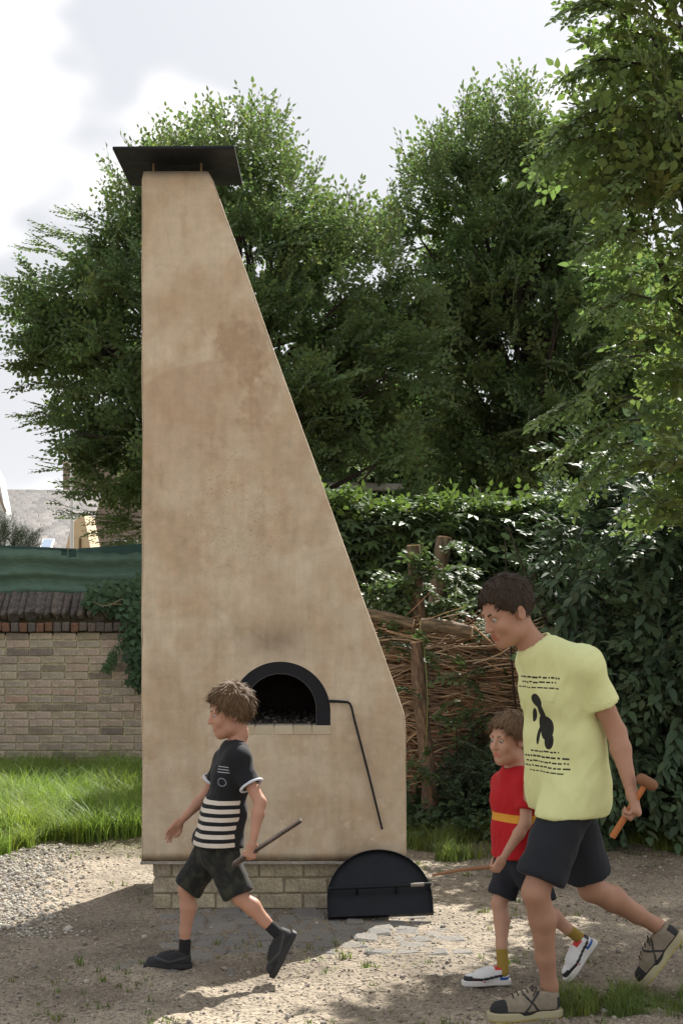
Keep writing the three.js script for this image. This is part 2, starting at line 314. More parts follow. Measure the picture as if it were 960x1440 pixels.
const tPlasterB = tex(1024, 2048, (u, v) => {
  const x = u * 1.7 - 1.0, y = v * 3.85 + 0.2, pz = sstep(0.9, 0.3, Math.hypot((x + 0.36) / 0.5, (y - 2.15) / 0.62));
  return 0.5 + 0.75 * (tfr(u, v, 9, 20, 4, 3) - 0.5) + 0.40 * pz * (tfr(u, v, 24, 50, 4, 61) - 0.5) + 0.25 * (tfr(u + 0.1 * tfr(u, v, 5, 9, 2, 8), v, 26, 40, 3, 65) - 0.5) + 0.22 * (tfr(u, v, 34, 18, 4, 7) - 0.5) + 0.08 * (tfr(u, v, 260, 520, 2, 5) - 0.5) - 0.25 * pz * sstep(0.70, 0.80, tfr(u, v, 190, 400, 2, 71)) + 0.12 * pz * (tfr(u, v, 50, 100, 3, 44) - 0.5);
}, false);
const plaster = std({ color: lin(1, 1, 1), map: tPlaster, bumpMap: tPlasterB, bumpScale: 0.009, roughness: 0.92 });
{
  const lv = 74, sub = 10, rad = 0.016, ring = [], pos = [], idx = [];
  for (let i = 0; i <= lv; i++) {
    const y = lerp(KB, KT, i / lv), x0 = KL + 0.006 * N3(0.3, y * 2.2, 4), x1 = kxr(y) + 0.004 * N3(3.3, y * 2.7, 1), zf = 0, zb = -(kdb(y) - KF);
    const r = i === lv ? rad * 0.6 : rad, inset = i === lv ? 0.01 : 0;
    const cs = [[x0 + inset, zf - inset, Math.PI, Math.PI / 2], [x1 - inset, zf - inset, Math.PI / 2, 0], [x1 - inset, zb + inset, 0, -Math.PI / 2], [x0 + inset, zb + inset, -Math.PI / 2, -Math.PI]];
    const pts = [];
    cs.forEach(([cx, cz, a0, a1], q) => {
      const sx = q === 0 || q === 3 ? 1 : -1, sz = q < 2 ? -1 : 1;
      for (let k = 0; k <= 4; k++) { const a = lerp(a0, a1, k / 4); pts.push([cx + sx * r + Math.cos(a) * r, cz + sz * r + Math.sin(a) * r]); }
      const n = cs[(q + 1) % 4], m = pts[pts.length - 1];
      const nx = [cs[(q + 1) % 4][0] + ((q + 1) % 4 === 0 || (q + 1) % 4 === 3 ? 1 : -1) * r + Math.cos(n[2]) * r, n[1] + ((q + 1) % 4 < 2 ? -1 : 1) * r + Math.sin(n[2]) * r];
      for (let k = 1; k < sub; k++) { const t = k / sub; let px = lerp(m[0], nx[0], t), pz = lerp(m[1], nx[1], t); if (q === 0) pz += 0.0045 * Math.sin(Math.PI * t) * N3(px * 3, y * 3, 8); pts.push([px, pz]); }
    });
    ring.push(pts.length); for (const p of pts) pos.push(p[0], y, p[1]);
  }
  const n = ring[0];
  for (let i = 0; i < lv; i++) for (let j = 0; j < n; j++) { const a = i * n + j, b = i * n + (j + 1) % n; idx.push(a, b, a + n, b, b + n, a + n); }
  for (const i of [0, lv]) { let cx = 0, cz = 0; for (let j = 0; j < n; j++) { cx += pos[(i * n + j) * 3]; cz += pos[(i * n + j) * 3 + 2]; } const k = pos.length / 3; pos.push(cx / n, pos[i * n * 3 + 1], cz / n); for (let j = 0; j < n; j++) { const a = i * n + j, b = i * n + (j + 1) % n; i ? idx.push(k, a, b) : idx.push(k, b, a); } }
  const body = geo(pos, idx);
  const ev = new Evaluator(); ev.attributes = ['position', 'normal']; ev.useGroups = false;
  const cut = (r, leg, y, d) => { const g = new THREE.ExtrudeGeometry(archShape(r, leg), { depth: d + 0.1, bevelEnabled: false, curveSegments: 40 }); g.translate(AX, y, -d); const b = new Brush(g); b.updateMatrixWorld(); return b; };
  let A = new Brush(body); A.updateMatrixWorld();
  A = ev.evaluate(A, cut(0.2685, 0.083, AY - 0.01, 0.045), SUBTRACTION);
  A = ev.evaluate(A, cut(0.206, 0.083, AY - 0.01, 0.80), SUBTRACTION);
  const g = A.geometry.index ? A.geometry.toNonIndexed() : A.geometry;
  const p = g.attributes.position, nn = g.attributes.normal, uv = new Float32Array(p.count * 2);
  for (let i = 0; i < p.count; i++) { const side = Math.abs(nn.getX(i)) > Math.abs(nn.getZ(i)); uv[i * 2] = ((side ? p.getZ(i) * 0.9 + 0.31 : p.getX(i)) + 1.0) / 1.7; uv[i * 2 + 1] = (p.getY(i) - 0.2) / 3.85; }
  g.setAttribute('uv', new THREE.BufferAttribute(uv, 2));
  mesh('plaster_body', g, plaster, kiln);
}
{
  // thin drip board under the plaster, plinth of pale bricks
  const trim = chamferBox(0.575 - KL + 0.012, 0.016, 1.014, 0.003); trim.translate((0.575 + KL) / 2, KB - 0.0085, -0.5);
  mesh('base_trim', trim, std({ color: lin(0.40, 0.36, 0.31), map: rep(tBrick, 1.5), roughness: 0.9 }), kiln);
  const x0 = -0.787, x1 = 0.525, zf = -0.045, zb = -0.955, hh = KB - 0.0175;
  const core = chamferBox(x1 - x0 - 0.02, hh + 0.06, zf - zb - 0.02, 0.002); core.translate((x0 + x1) / 2, hh / 2 - 0.031, (zf + zb) / 2);
  const pl = mesh('plinth', core, MB.plinthMortar, kiln);
  const R = rng(77), ch = (hh + 0.012) / 3;
  const put = (cx, cy, cz, w, d, m) => { const b = mesh('brick', chamferBox(w, ch - 0.007, d, 0.006, 0.006, R), MB.plinth[Math.floor(R() * 4)], pl); b.position.set(cx, cy, cz); b.rotation.set(R.r(-0.012, 0.012), R.r(-0.008, 0.008), R.r(-0.006, 0.006)); };
  for (let c = 0; c < 3; c++) {
    const y = -0.006 + ch * (c + 0.5);
    let x = x0, first = c !== 1; while (x < x1 - 0.02) { let w = first ? 0.104 : 0.236; first = false; w = Math.min(w, x1 - x); if (w > 0.03) put(x + w / 2, y, zf - 0.05 + R.r(-0.002, 0.002), w - (R() < 0.3 ? 0.014 : 0.008), 0.1); x += w; }
    for (const s of [-1, 1]) { let z = zf - 0.104, f = c === 1; while (z > zb + 0.02) { let w = Math.min(f ? 0.118 : 0.236, z - zb); f = false; if (w > 0.03) put(s < 0 ? x0 + 0.05 : x1 - 0.05, y, z - w / 2, 0.1, w - 0.009); z -= w; } }
  }
}
{
  // iron arch round the mouth with an inner lip
  const ring = archShape(0.2665, 0.083), hole = new THREE.Path(); hole.moveTo(-0.195, 0); hole.lineTo(-0.195, 0.083); hole.absarc(0, 0.083, 0.195, Math.PI, 0, true); hole.lineTo(0.195, 0); hole.lineTo(-0.195, 0);
  const rs = new THREE.Shape(); rs.moveTo(-0.2665, 0); rs.lineTo(-0.195, 0); rs.lineTo(-0.195, 0.083); rs.absarc(0, 0.083, 0.195, Math.PI, 0, true); rs.lineTo(0.195, 0); rs.lineTo(0.2665, 0); rs.lineTo(0.2665, 0.083); rs.absarc(0, 0.083, 0.2665, 0, Math.PI, false); rs.lineTo(-0.2665, 0);
  const g = new THREE.ExtrudeGeometry(rs, { depth: 0.028, bevelEnabled: true, bevelSize: 0.0015, bevelThickness: 0.0015, bevelSegments: 1, curveSegments: 48 }); g.translate(AX, AY + 0.001, -0.036);
  const fr = mesh('arch_frame', g, iron, kiln);
  const ls = new THREE.Shape(); ls.moveTo(-0.195, 0); ls.lineTo(-0.191, 0); ls.lineTo(-0.191, 0.083); ls.absarc(0, 0.083, 0.191, Math.PI, 0, true); ls.lineTo(0.191, 0); ls.lineTo(0.195, 0); ls.lineTo(0.195, 0.083); ls.absarc(0, 0.083, 0.195, 0, Math.PI, false); ls.lineTo(-0.195, 0);
  const lg = new THREE.ExtrudeGeometry(ls, { depth: 0.062, bevelEnabled: false, curveSegments: 48 }); lg.translate(AX, AY + 0.001, -0.066);
  mesh('inner_lip', lg, std({ color: lin(0.035, 0.033, 0.03), roughness: 0.5 }), fr);
  // sill tiles
  const R = rng(9), tm = [[0.50, 0.43, 0.30], [0.47, 0.40, 0.275], [0.53, 0.46, 0.33]].map((c) => std({ color: lin(...c), roughness: 0.85, bumpMap: rep(tBrickB, 2), bumpScale: 0.002 }));
  const xr = AX + 0.272, tw = 0.1017;
  for (let k = 0; k < 6; k++) { const w = k === 5 ? 0.032 : tw; const b = mesh('sill_tile', chamferBox(w - 0.004, 0.0475, 0.13, 0.002, 0.001, R), tm[k % 3], kiln); b.position.set(xr - Math.min(k, 5) * tw - w / 2, AY - 0.0245, -0.061 + R.r(-0.001, 0.001)); }
  // soot-black vault
  const vs = new THREE.Shape(); const ro = 0.2045, ri = 0.198; vs.moveTo(-ro, 0); vs.lineTo(-ri, 0); vs.lineTo(-ri, 0.083); vs.absarc(0, 0.083, ri, Math.PI, 0, true); vs.lineTo(ri, 0); vs.lineTo(ro, 0); vs.lineTo(ro, 0.083); vs.absarc(0, 0.083, ro, 0, Math.PI, false); vs.lineTo(-ro, 0);
  const vg = new THREE.ExtrudeGeometry(vs, { depth: 0.71, bevelEnabled: false, curveSegments: 32 }); vg.translate(AX, AY - 0.008, -0.78);
  const bw = new THREE.ExtrudeGeometry(archShape(0.2045, 0.083), { depth: 0.012, bevelEnabled: false, curveSegments: 32 }); bw.translate(AX, AY - 0.008, -0.794);
  const soot = brickMat(lin(0.055, 0.034, 0.026), { bumpScale: 0.01 });
  mesh('oven_chamber', mergeGeometries([vg, bw]), soot, kiln);
  const fl = chamferBox(0.39, 0.008, 0.65, 0.001); fl.translate(AX, AY - 0.004, -0.453); mesh('oven_floor', fl, brickMat(lin(0.13, 0.115, 0.095)), kiln);
  const cs = [], cc = []; const q = new THREE.Quaternion();
  for (let i = 0; i < 420; i++) { const z = -0.12 - 0.55 * R(), x = AX + 0.19 * (2 * R() - 1), h = 0.05 * Math.pow(Math.max(0, (-z - 0.16) / 0.6), 1.2) * R(); q.setFromEuler(new THREE.Euler(R() * 6, R() * 6, R() * 6)); const s = R.r(0.004, 0.016); cs.push(TRS(V(x, AY + 0.003 + h, z), q, V(s, s * 0.5, s * R.r(0.5, 1.6)))); const k = R() < 0.12 ? R.r(0.12, 0.25) : R.r(0.02, 0.09); cc.push(lin(k, k * 0.85, k * 0.7)); }
  kind(inst('ash', new THREE.IcosahedronGeometry(1, 0), std({ color: lin(1, 1, 1) }), cs, kiln, cc), 'stuff');
  // flat cap over the flue on four thin rods
  const hat = chamferBox(0.642, 0.017, 0.645, 0.003); const hm = new THREE.Mesh();
  const cap = mesh('chimney_cap', hat, iron, kiln); cap.position.set(-0.649, 4.037, -0.17); cap.rotation.y = -0.026;
  for (const [x, z] of [[-0.135, -0.085 + 0.17], [0.123, -0.085 + 0.17], [-0.135, -0.13], [0.123, -0.13]]) { const r = mesh('rod', new THREE.CylinderGeometry(0.006, 0.006, 0.085, 10), brass, cap); r.position.set(x, -0.0503, z); }
  // flue opening rim in the top is closed by a dark plate under the cap
  const fp = chamferBox(0.26, 0.006, 0.24, 0.001); fp.translate(-0.66, KT + 0.0032, -0.185); mesh('flue_plate', fp, iron, kiln);
}
{
  // setts in front of the kiln
  const pv = new THREE.Group(); pv.name = numbered('pavement'); scene.add(pv); tag(kind(pv, 'structure'), 'worn granite setts half buried in earth before the kiln');
  const R = rng(21), G = []; for (let i = 0; i < 10; i++) G.push(chamferBox(1, 1, 1, 0.11, 0.2, R));
  let row = 0;
  for (let d = 7.60; d > 6.28; d -= 0.128, row++) {
    let x = -0.86 - 0.15 * R(); const xe = 0.62 + 0.5 * sstep(7.5, 6.6, d) * (0.7 + 0.5 * R());
    while (x < xe) {
      const w = R.r(0.095, 0.17), edge = Math.max(sstep(6.85, 6.3, d), sstep(0.45, 1.0, x), sstep(-0.62, -0.95, x) * 0.8);
      if (R() > edge * 0.75) {
        const b = mesh('cobble', G[Math.floor(R() * 10)], MB.sett[Math.floor(R() * 4)], pv);
        const top = -0.003 + 0.010 * R() - 0.012 * edge - 0.005 * sstep(0.2, 0.6, x);
        b.scale.set(w - 0.014, 0.085, 0.114 + R.r(-0.008, 0.006)); b.position.set(x + w / 2, groundY(x + w / 2, -d) + top - 0.0425 + 0.005, -d + R.r(-0.012, 0.012));
        b.rotation.set(R.r(-0.05, 0.05), R.r(-0.06, 0.06), R.r(-0.05, 0.05));
      }
      x += w;
    }
  }
}
{
  // half-round iron door leaning on the plinth
  const dr = thing('oven_door', 'black half-round iron oven door with a bar handle leaning on the plinth', 'oven door', V(0.424, 0.016, -7.385));
  dr.rotation.set(-0.56, 0, 0.040, 'ZXY');
  const r = 0.270, leg = 0.085, out = archShape(r, leg);
  const g = new THREE.ExtrudeGeometry(out, { depth: 0.006, bevelEnabled: false, curveSegments: 48 });
  mesh('plate', g, iron, dr);
  const rs = new THREE.Shape(); rs.moveTo(-r - 0.004, -0.004); rs.lineTo(r + 0.004, -0.004); rs.lineTo(r + 0.004, leg); rs.absarc(0, leg, r + 0.004, 0, Math.PI, false); rs.lineTo(-r - 0.004, -0.004);
  const h = new THREE.Path(); h.moveTo(-r, 0); h.lineTo(-r, leg); h.absarc(0, leg, r, Math.PI, 0, true); h.lineTo(r, 0); h.lineTo(-r, 0); rs.holes.push(h);
  const rg = new THREE.ExtrudeGeometry(rs, { depth: 0.036, bevelEnabled: false, curveSegments: 48 }); rg.translate(0, 0, -0.002); mesh('rim', rg, iron, dr);
  const bar = mesh('handle_bar', tube([V(-0.262, 0.145, 0.05), V(0, 0.146, 0.05), V(0.272, 0.147, 0.05)], 0.0095, 0.0095, 12), iron, dr);
  mesh('worn_grip', tube([V(0.165, 0.1466, 0.05), V(0.235, 0.1468, 0.05)], 0.0103, 0.0103, 12), std({ color: lin(0.22, 0.19, 0.155), roughness: 0.6 }), bar);
  for (const x of [-0.115, 0.09]) mesh('bracket', tube([V(x, 0.142, 0.05), V(x, 0.128, 0.028), V(x, 0.126, 0.004)], 0.007, 0.007, 8), iron, dr);
}
{
  const d = KF - 0.014, P = (x, y) => at(x, y, d);
  const rod = thing('poker', 'thin black bent iron rod hanging beside the oven mouth', 'poker', V(0, 0, 0));
  mesh('shaft', tube([P(488, 987), P(492, 990), P(498, 1012), P(517, 1085), P(537, 1166)], 0.0062, 0.0058, 10, 40), iron, rod);
  mesh('hook', tube([P(461, 986), P(474, 986.3), P(489.5, 987.5)], 0.0085, 0.0068, 10, 10), iron, rod);
}

// ---------------------------------------------------------------- brick wall, netting and houses on the left
const WD = 13.6;
{
  const wall = thing('brick_wall', 'old brown brick garden wall with mossy joints and dark sloping coping', 'wall', V(0, 0, -WD));
  const X0 = -7, X1 = 1.6, H = 1.40;
  const core = new THREE.BoxGeometry(X1 - X0, H + 0.09, 0.30); core.translate((X0 + X1) / 2, (H + 0.09) / 2 - 0.12, -0.163); boxUV(core);
  mesh('mortar', core, MB.mortar, wall);
  const R = rng(3), G = {}, shape = (w) => { const k = w.toFixed(3); G[k] ??= [0, 1, 2, 3].map(() => chamferBox(w, 0.0655, 0.1, 0.006, 0.007, R)); return G[k][Math.floor(R() * 4)]; };
  const far = [];
  const pitch = 0.0755, n = Math.round(H / pitch);
  for (let c = 0; c < n; c++) {
    const y = H - pitch * (c + 0.5); let x = X0 + (c % 2 ? 0.117 : 0) + R.r(0, 0.02); const hdr = false;
    while (x < X1 - 0.05) {
      const w = hdr ? 0.1025 : R() < 0.06 ? 0.1025 : 0.215, cx = x + w / 2; x += w + 0.0115;
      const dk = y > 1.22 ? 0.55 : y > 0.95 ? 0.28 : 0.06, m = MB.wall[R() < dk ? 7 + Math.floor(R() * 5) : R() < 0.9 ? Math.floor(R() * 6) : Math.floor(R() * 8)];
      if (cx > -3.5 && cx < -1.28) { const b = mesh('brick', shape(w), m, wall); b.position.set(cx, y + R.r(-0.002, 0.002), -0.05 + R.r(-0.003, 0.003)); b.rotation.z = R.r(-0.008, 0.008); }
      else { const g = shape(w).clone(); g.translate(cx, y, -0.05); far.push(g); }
    }
  }
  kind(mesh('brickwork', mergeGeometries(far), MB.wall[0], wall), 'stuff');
  // coping: bricks on edge laid to a slope
  const farC = [], CG = [0, 1, 2, 3, 4].map(() => chamferBox(0.0745, 0.30, 0.10, 0.014, 0.034, R));
  for (let x = X0; x < X1; x += 0.0815) {
    const m = new THREE.Matrix4().makeRotationX(-0.78 + R.r(-0.05, 0.05)); m.setPosition(x + 0.04, 1.655 + R.r(-0.006, 0.006), -0.085 + R.r(-0.008, 0.008));
    if (x > -3.4 && x < -1.28) { const b = mesh('coping_brick', CG[Math.floor(R() * 5)], MB.lichen[Math.floor(R() * 3)], wall); b.applyMatrix4(m); }
    else farC.push(bake(CG[0], m));
  }
  kind(mesh('coping_row', mergeGeometries(farC), MB.coping[0], wall), 'stuff');
  // brick ends showing under the slope
  for (let x = -3.4; x < -1.28; x += 0.0815) { const b = mesh('brick_end', chamferBox(0.0735, 0.085, 0.11, 0.006, 0.008, R), R() < 0.34 ? MB.copingRed : MB.coping[Math.floor(R() * 4)], wall); b.position.set(x + 0.04, 1.452 + R.r(-0.004, 0.004), -0.015 + R.r(-0.008, 0.006)); }
  const bed = new THREE.BoxGeometry(X1 - X0, 0.36, 0.24); bed.translate((X0 + X1) / 2, 1.52, -0.27); mesh('bed_joint', boxUV(bed), MB.copingMortar, wall);
}
{
  // green shade netting stretched behind the coping
  const d = 13.92, nx = 160, ny = 40, pos = [], idx = [], uv = [], X0 = -4.2, X1 = -0.9;
  const topY = (x) => { const px = PX + x * F / d; const py = px < 0 ? 766 : px < 110 ? 769 + 5 * px / 110 : 774 - 7 * (px - 110) / 90; return EYE - (Math.max(py, 764) - PY) * d / F; };
  for (let j = 0; j <= ny; j++) for (let i = 0; i <= nx; i++) {
    const x = lerp(X0, X1, i / nx), t = j / ny, yt = topY(x), y = lerp(1.62, yt, t);
    const diag = Math.exp(-Math.pow((x + 2.95 + (1 - t) * -0.55) / 0.09, 2)) * 0.03;
    const z = 0.055 * Math.sin(y * 38 + 3 * N3(x * 1.2, y * 2, 1) + x * 1.5) * (0.4 + 0.7 * Math.abs(N3(x * 0.8, y * 3, 4))) + 0.03 * N3(x * 1.1, y * 5, 2) + diag + 0.008 * N3(x * 9, y * 14, 3);
    pos.push(x, y, -d + z); uv.push(x * 4, y * 4);
  }
  for (let j = 0; j < ny; j++) for (let i = 0; i < nx; i++) { const a = j * (nx + 1) + i, b = a + nx + 1; idx.push(a, a + 1, b, b, a + 1, b + 1); }
  const tw = tex(256, 256, (u, v) => { const w = 0.80 + 0.10 * Math.sin(u * 6.283 * 64) * Math.sin(v * 6.283 * 64) + 0.25 * (tf(u, v, 3, 24, 4, 2) - 0.5); return [w, w, w]; });
  const net = thing('shade_netting', 'green woven shade netting stretched above the brick wall', 'netting');
  mesh('cloth', geo(pos, idx, uv), phys({ color: lin(0.16, 0.27, 0.20), map: tw, transmission: 0.15, roughness: 1, thickness: 0 }), net);
  const strip = (px0, px1, dy0, dy1, wav) => { const p = [], q = []; const n = 40; for (let i = 0; i <= n; i++) { const px = lerp(px0, px1, i / n), x = (px - PX) * d / F, y = topY(x) + 0.012; const hgt = lerp(dy0, dy1, i / n) * (0.9 + 0.4 * N3(x * 9, 1, 3)); p.push(x, y, -d + 0.13, x, y - hgt, -d + 0.15 + wav * N3(x * 8, 2, 2)); if (i < n) { const a = i * 2; q.push(a, a + 1, a + 2, a + 1, a + 3, a + 2); } } return geo(p, q); };
  const hm = std({ color: lin(0.020, 0.050, 0.042), roughness: 0.9 });
  mesh('hem', mergeGeometries([strip(-160, 92, 0.045, 0.028, 0.02), strip(112, 215, 0.035, 0.12, 0.03), strip(84, 104, 0.015, 0.015, 0.01)]), hm, net);
  for (const [a, b, hh] of [[90, 98, 0.09], [100, 111, 0.10]]) mesh('tie', strip(a, b, hh, hh * 0.9, 0.01), hm, net);
  mesh('wire', tube([V(X0, topY(X0) + 0.008, -d), V(-2.7, topY(-2.7) + 0.008, -d), V(-2.16, topY(-2.16) + 0.008, -d), V(-1.55, topY(-1.55) + 0.008, -d), V(X1, topY(X1) + 0.008, -d)], 0.006, 0.006, 6, 30), std({ color: lin(0.5, 0.52, 0.5) }), net);
}
{
  // slate-roofed house
  const d = 30, k = d / F, X = (px) => (px - PX) * k, Y = (py) => EYE - (py - PY) * k;
  const h = thing('slate_house', 'low house with sunlit grey slate roof and white verge behind the netting', 'house', V(0, 0, -d));
  const YR = EYE + (PY - 693) * 33.4 / F, slope = Math.atan2(YR - Y(800), 3.4), n = 24, R = rng(6), L = Math.hypot(YR - Y(800), 3.4);
  const render = std({ color: lin(0.74, 0.68, 0.60), roughness: 0.95 }), white = std({ color: lin(0.80, 0.80, 0.80), roughness: 0.6 });
  const roof = mesh('roof', (() => { const g = new THREE.BoxGeometry(X(112) - X(-90), L, 0.05); return boxUV(g); })(), MB.slate[1], h);
  roof.position.set((X(112) + X(-90)) / 2, (YR + Y(800)) / 2, -1.7); roof.rotation.x = -(Math.PI / 2 - slope);
  const G = [0, 1, 2, 3].map(() => chamferBox(0.245, L / n * 1.16, 0.034, 0.003, 0.014, R));
  let far = [];
  for (let r = 0; r < n; r++) for (let x = (r % 2) * 0.127 - (X(112) - X(-90)) / 2 + 0.12; x < (X(112) - X(-90)) / 2 - 0.1; x += 0.254) {
    const py = L / 2 - (r + 0.5) * L / n, gx = x + roof.position.x;
    const m = new THREE.Matrix4().makeRotationX(0.10 + R.r(-0.01, 0.01)); m.setPosition(x + R.r(-0.004, 0.004), py + R.r(-0.006, 0.006), 0.046 + R.r(0, 0.005));
    if (gx > X(0) && gx < X(108) && r < 18) { const s = mesh('slate', G[Math.floor(R() * 4)], MB.slate[Math.floor(R() * 4)], roof); s.applyMatrix4(m); } else far.push(bake(G[0], m));
  }
  kind(mesh('slate_rows', mergeGeometries(far), MB.slate[0], roof), 'stuff');
  const rid = new THREE.CylinderGeometry(0.05, 0.05, X(112) - X(-90), 10); rid.rotateZ(Math.PI / 2); rid.translate((X(112) + X(-90)) / 2, YR + 0.02, -3.4); mesh('ridge', rid, std({ color: lin(0.16, 0.17, 0.19) }), h);
  const wl = new THREE.BoxGeometry(X(112) - X(-90), Y(800) + 0.2, 4); wl.translate((X(112) + X(-90)) / 2, Y(800) / 2 - 0.15, -3.9); mesh('wall', wl, render, h);
  const sk = mesh('skylight', chamferBox(0.26, 0.46, 0.05, 0.006), white, roof); sk.position.set(X(57) - roof.position.x, -0.95, 0.085);
  const gl = mesh('skylight_pane', chamferBox(0.20, 0.38, 0.012, 0.002), std({ color: lin(0.32, 0.40, 0.52), roughness: 0.12 }), roof); gl.position.set(X(57) - roof.position.x, -0.95, 0.112);
  // near verge at the picture's left edge: rendered gable of the next house
  const gb = thing('white_gable', 'white rendered gable end at the far left above the netting', 'house', V(0, 0, -28));
  const k2 = 28 / F, s = new THREE.Shape(); const gx = (px) => (px - PX) * k2, gy = (py) => EYE - (py - PY) * k2;
  s.moveTo(gx(8), gy(800)); s.lineTo(gx(8.5), gy(722)); s.lineTo(gx(-1), gy(672)); s.lineTo(gx(-60), gy(560)); s.lineTo(gx(-160), gy(720)); s.lineTo(gx(-160), gy(800)); s.lineTo(gx(8), gy(800));
  const gg = new THREE.ExtrudeGeometry(s, { depth: 0.6, bevelEnabled: false }); gg.translate(0, 0, -0.6); mesh('wall', gg, white, gb);
  mesh('verge', tube([V(gx(9), gy(720), 0.03), V(gx(-60), gy(556), 0.03)], 0.025, 0.025, 6, 4), std({ color: lin(0.35, 0.28, 0.22) }), gb);
  // taller brick house with a slated dormer roof, half hidden by the tree
  const d3 = 40, k3 = d3 / F, x3 = (px) => (px - PX) * k3, y3 = (py) => EYE - (py - PY) * k3;
  const t = thing('brick_house', 'tall brown brick house with blue-grey slate mansard behind the tree', 'house', V(0, 0, -d3));
  const bw = new THREE.BoxGeometry(x3(330) - x3(89), y3(650) + 0.1, 5); bw.translate((x3(330) + x3(89)) / 2, y3(650) / 2, -2.5); mesh('wall', boxUV(bw), brickMat(lin(0.33, 0.26, 0.21)), t);
  for (let r = 0; r < 24; r++) { const c = new THREE.BoxGeometry(x3(330) - x3(89), 0.052, 0.012); c.translate((x3(330) + x3(89)) / 2, y3(652) - r * 0.085 - 0.04, 0.007); mesh('brick_course', boxUV(c), brickMat(lin(...(r % 3 ? [0.30, 0.235, 0.19] : [0.36, 0.285, 0.225]))), t); }
  const cor = chamferBox(x3(330) - x3(88), 0.10, 0.16, 0.01); cor.translate((x3(330) + x3(88)) / 2, y3(650), 0.07); mesh('cornice', cor, std({ color: lin(0.55, 0.47, 0.38) }), t);
  const mg = new THREE.ExtrudeGeometry((() => { const q = new THREE.Shape(); q.moveTo(x3(98), y3(648)); q.lineTo(x3(328), y3(648)); q.lineTo(x3(318), y3(598)); q.lineTo(x3(108), y3(598)); q.lineTo(x3(98), y3(648)); return q; })(), { depth: 4, bevelEnabled: false }); mg.translate(0, 0, -4.1); mesh('mansard_roof', mg, std({ color: lin(0.12, 0.125, 0.17), roughness: 0.6, map: rep(tBrick, 2) }), t);
  for (const [a, b] of [[132, 137], [142, 137]]) mesh('brace', tube([V(x3(a), y3(612), -0.06), V(x3(b), y3(601), -0.06)], 0.018, 0.018, 6, 2), white, t);
  const wf = mesh('window', chamferBox(0.26, 0.42, 0.08, 0.005), white, t); wf.position.set(x3(119), y3(703), 0.02); const wp = mesh('pane', chamferBox(0.20, 0.36, 0.03, 0.002), std({ color: lin(0.05, 0.065, 0.09), roughness: 0.15 }), wf); wp.position.z = 0.03;
  const w2 = mesh('window', chamferBox(0.66, 0.34, 0.08, 0.005), white, t); w2.position.set(x3(178), y3(768), 0.02); const wp2 = mesh('pane', chamferBox(0.56, 0.24, 0.03, 0.002), std({ color: lin(0.09, 0.11, 0.13), roughness: 0.15 }), w2); wp2.position.z = 0.03;
  // cream gable with a pipe in front of it
  const d4 = 27, k4 = d4 / F, x4 = (px) => (px - PX) * k4, y4 = (py) => EYE - (py - PY) * k4;
  const c = thing('cream_gable', 'small cream rendered gable rising above the netting beside the slate roof', 'house', V(0, 0, -d4));
  const cs = new THREE.Shape(); cs.moveTo(x4(91), y4(800)); cs.lineTo(x4(93), y4(770)); cs.lineTo(x4(101), y4(736)); cs.lineTo(x4(118), y4(722)); cs.lineTo(x4(122), y4(742)); cs.lineTo(x4(128), y4(774)); cs.lineTo(x4(129), y4(800)); cs.lineTo(x4(91), y4(800));
  const cg = new THREE.ExtrudeGeometry(cs, { depth: 1.4, bevelEnabled: false }); cg.translate(0, 0, -1.4); mesh('wall', cg, std({ color: lin(0.66, 0.50, 0.33), roughness: 0.95 }), c);
  const slit = mesh('window', chamferBox(0.04, 0.30, 0.05, 0.004), std({ color: lin(0.14, 0.09, 0.04) }), c); slit.position.set(x4(113), y4(768), 0.012);
  const pole = thing('white_pole', 'tall slim white pole standing before the houses', 'pole', V(x4(107), 0, -26.5));
  mesh('shaft', (() => { const g = new THREE.CylinderGeometry(0.032, 0.036, y4(585), 12); g.translate(0, y4(585) / 2, 0); return g; })(), white, pole);
  mesh('collar', (() => { const g = new THREE.CylinderGeometry(0.045, 0.045, 0.1, 12); g.translate(0, y4(700), 0); return g; })(), white, pole);
  // shed roof glimpsed under the trees
  const s5 = thing('shed', 'low dark shed with a pale roof edge under the trees', 'shed', V(0, 0, -19.5));
  const k5 = 19.5 / F, x5 = (px) => (px - PX) * k5, y5 = (py) => EYE - (py - PY) * k5;
  const sw = new THREE.BoxGeometry(1.0, y5(690), 1.4); sw.translate(x5(510), y5(690) / 2, -0.8); mesh('wall', sw, std({ color: lin(0.03, 0.028, 0.026) }), s5);
  const sr = chamferBox(1.15, 0.10, 1.7, 0.01); sr.rotateZ(-0.03); sr.translate(x5(508), y5(684), -0.8); mesh('roof', sr, std({ color: lin(0.5, 0.47, 0.43) }), s5);
}

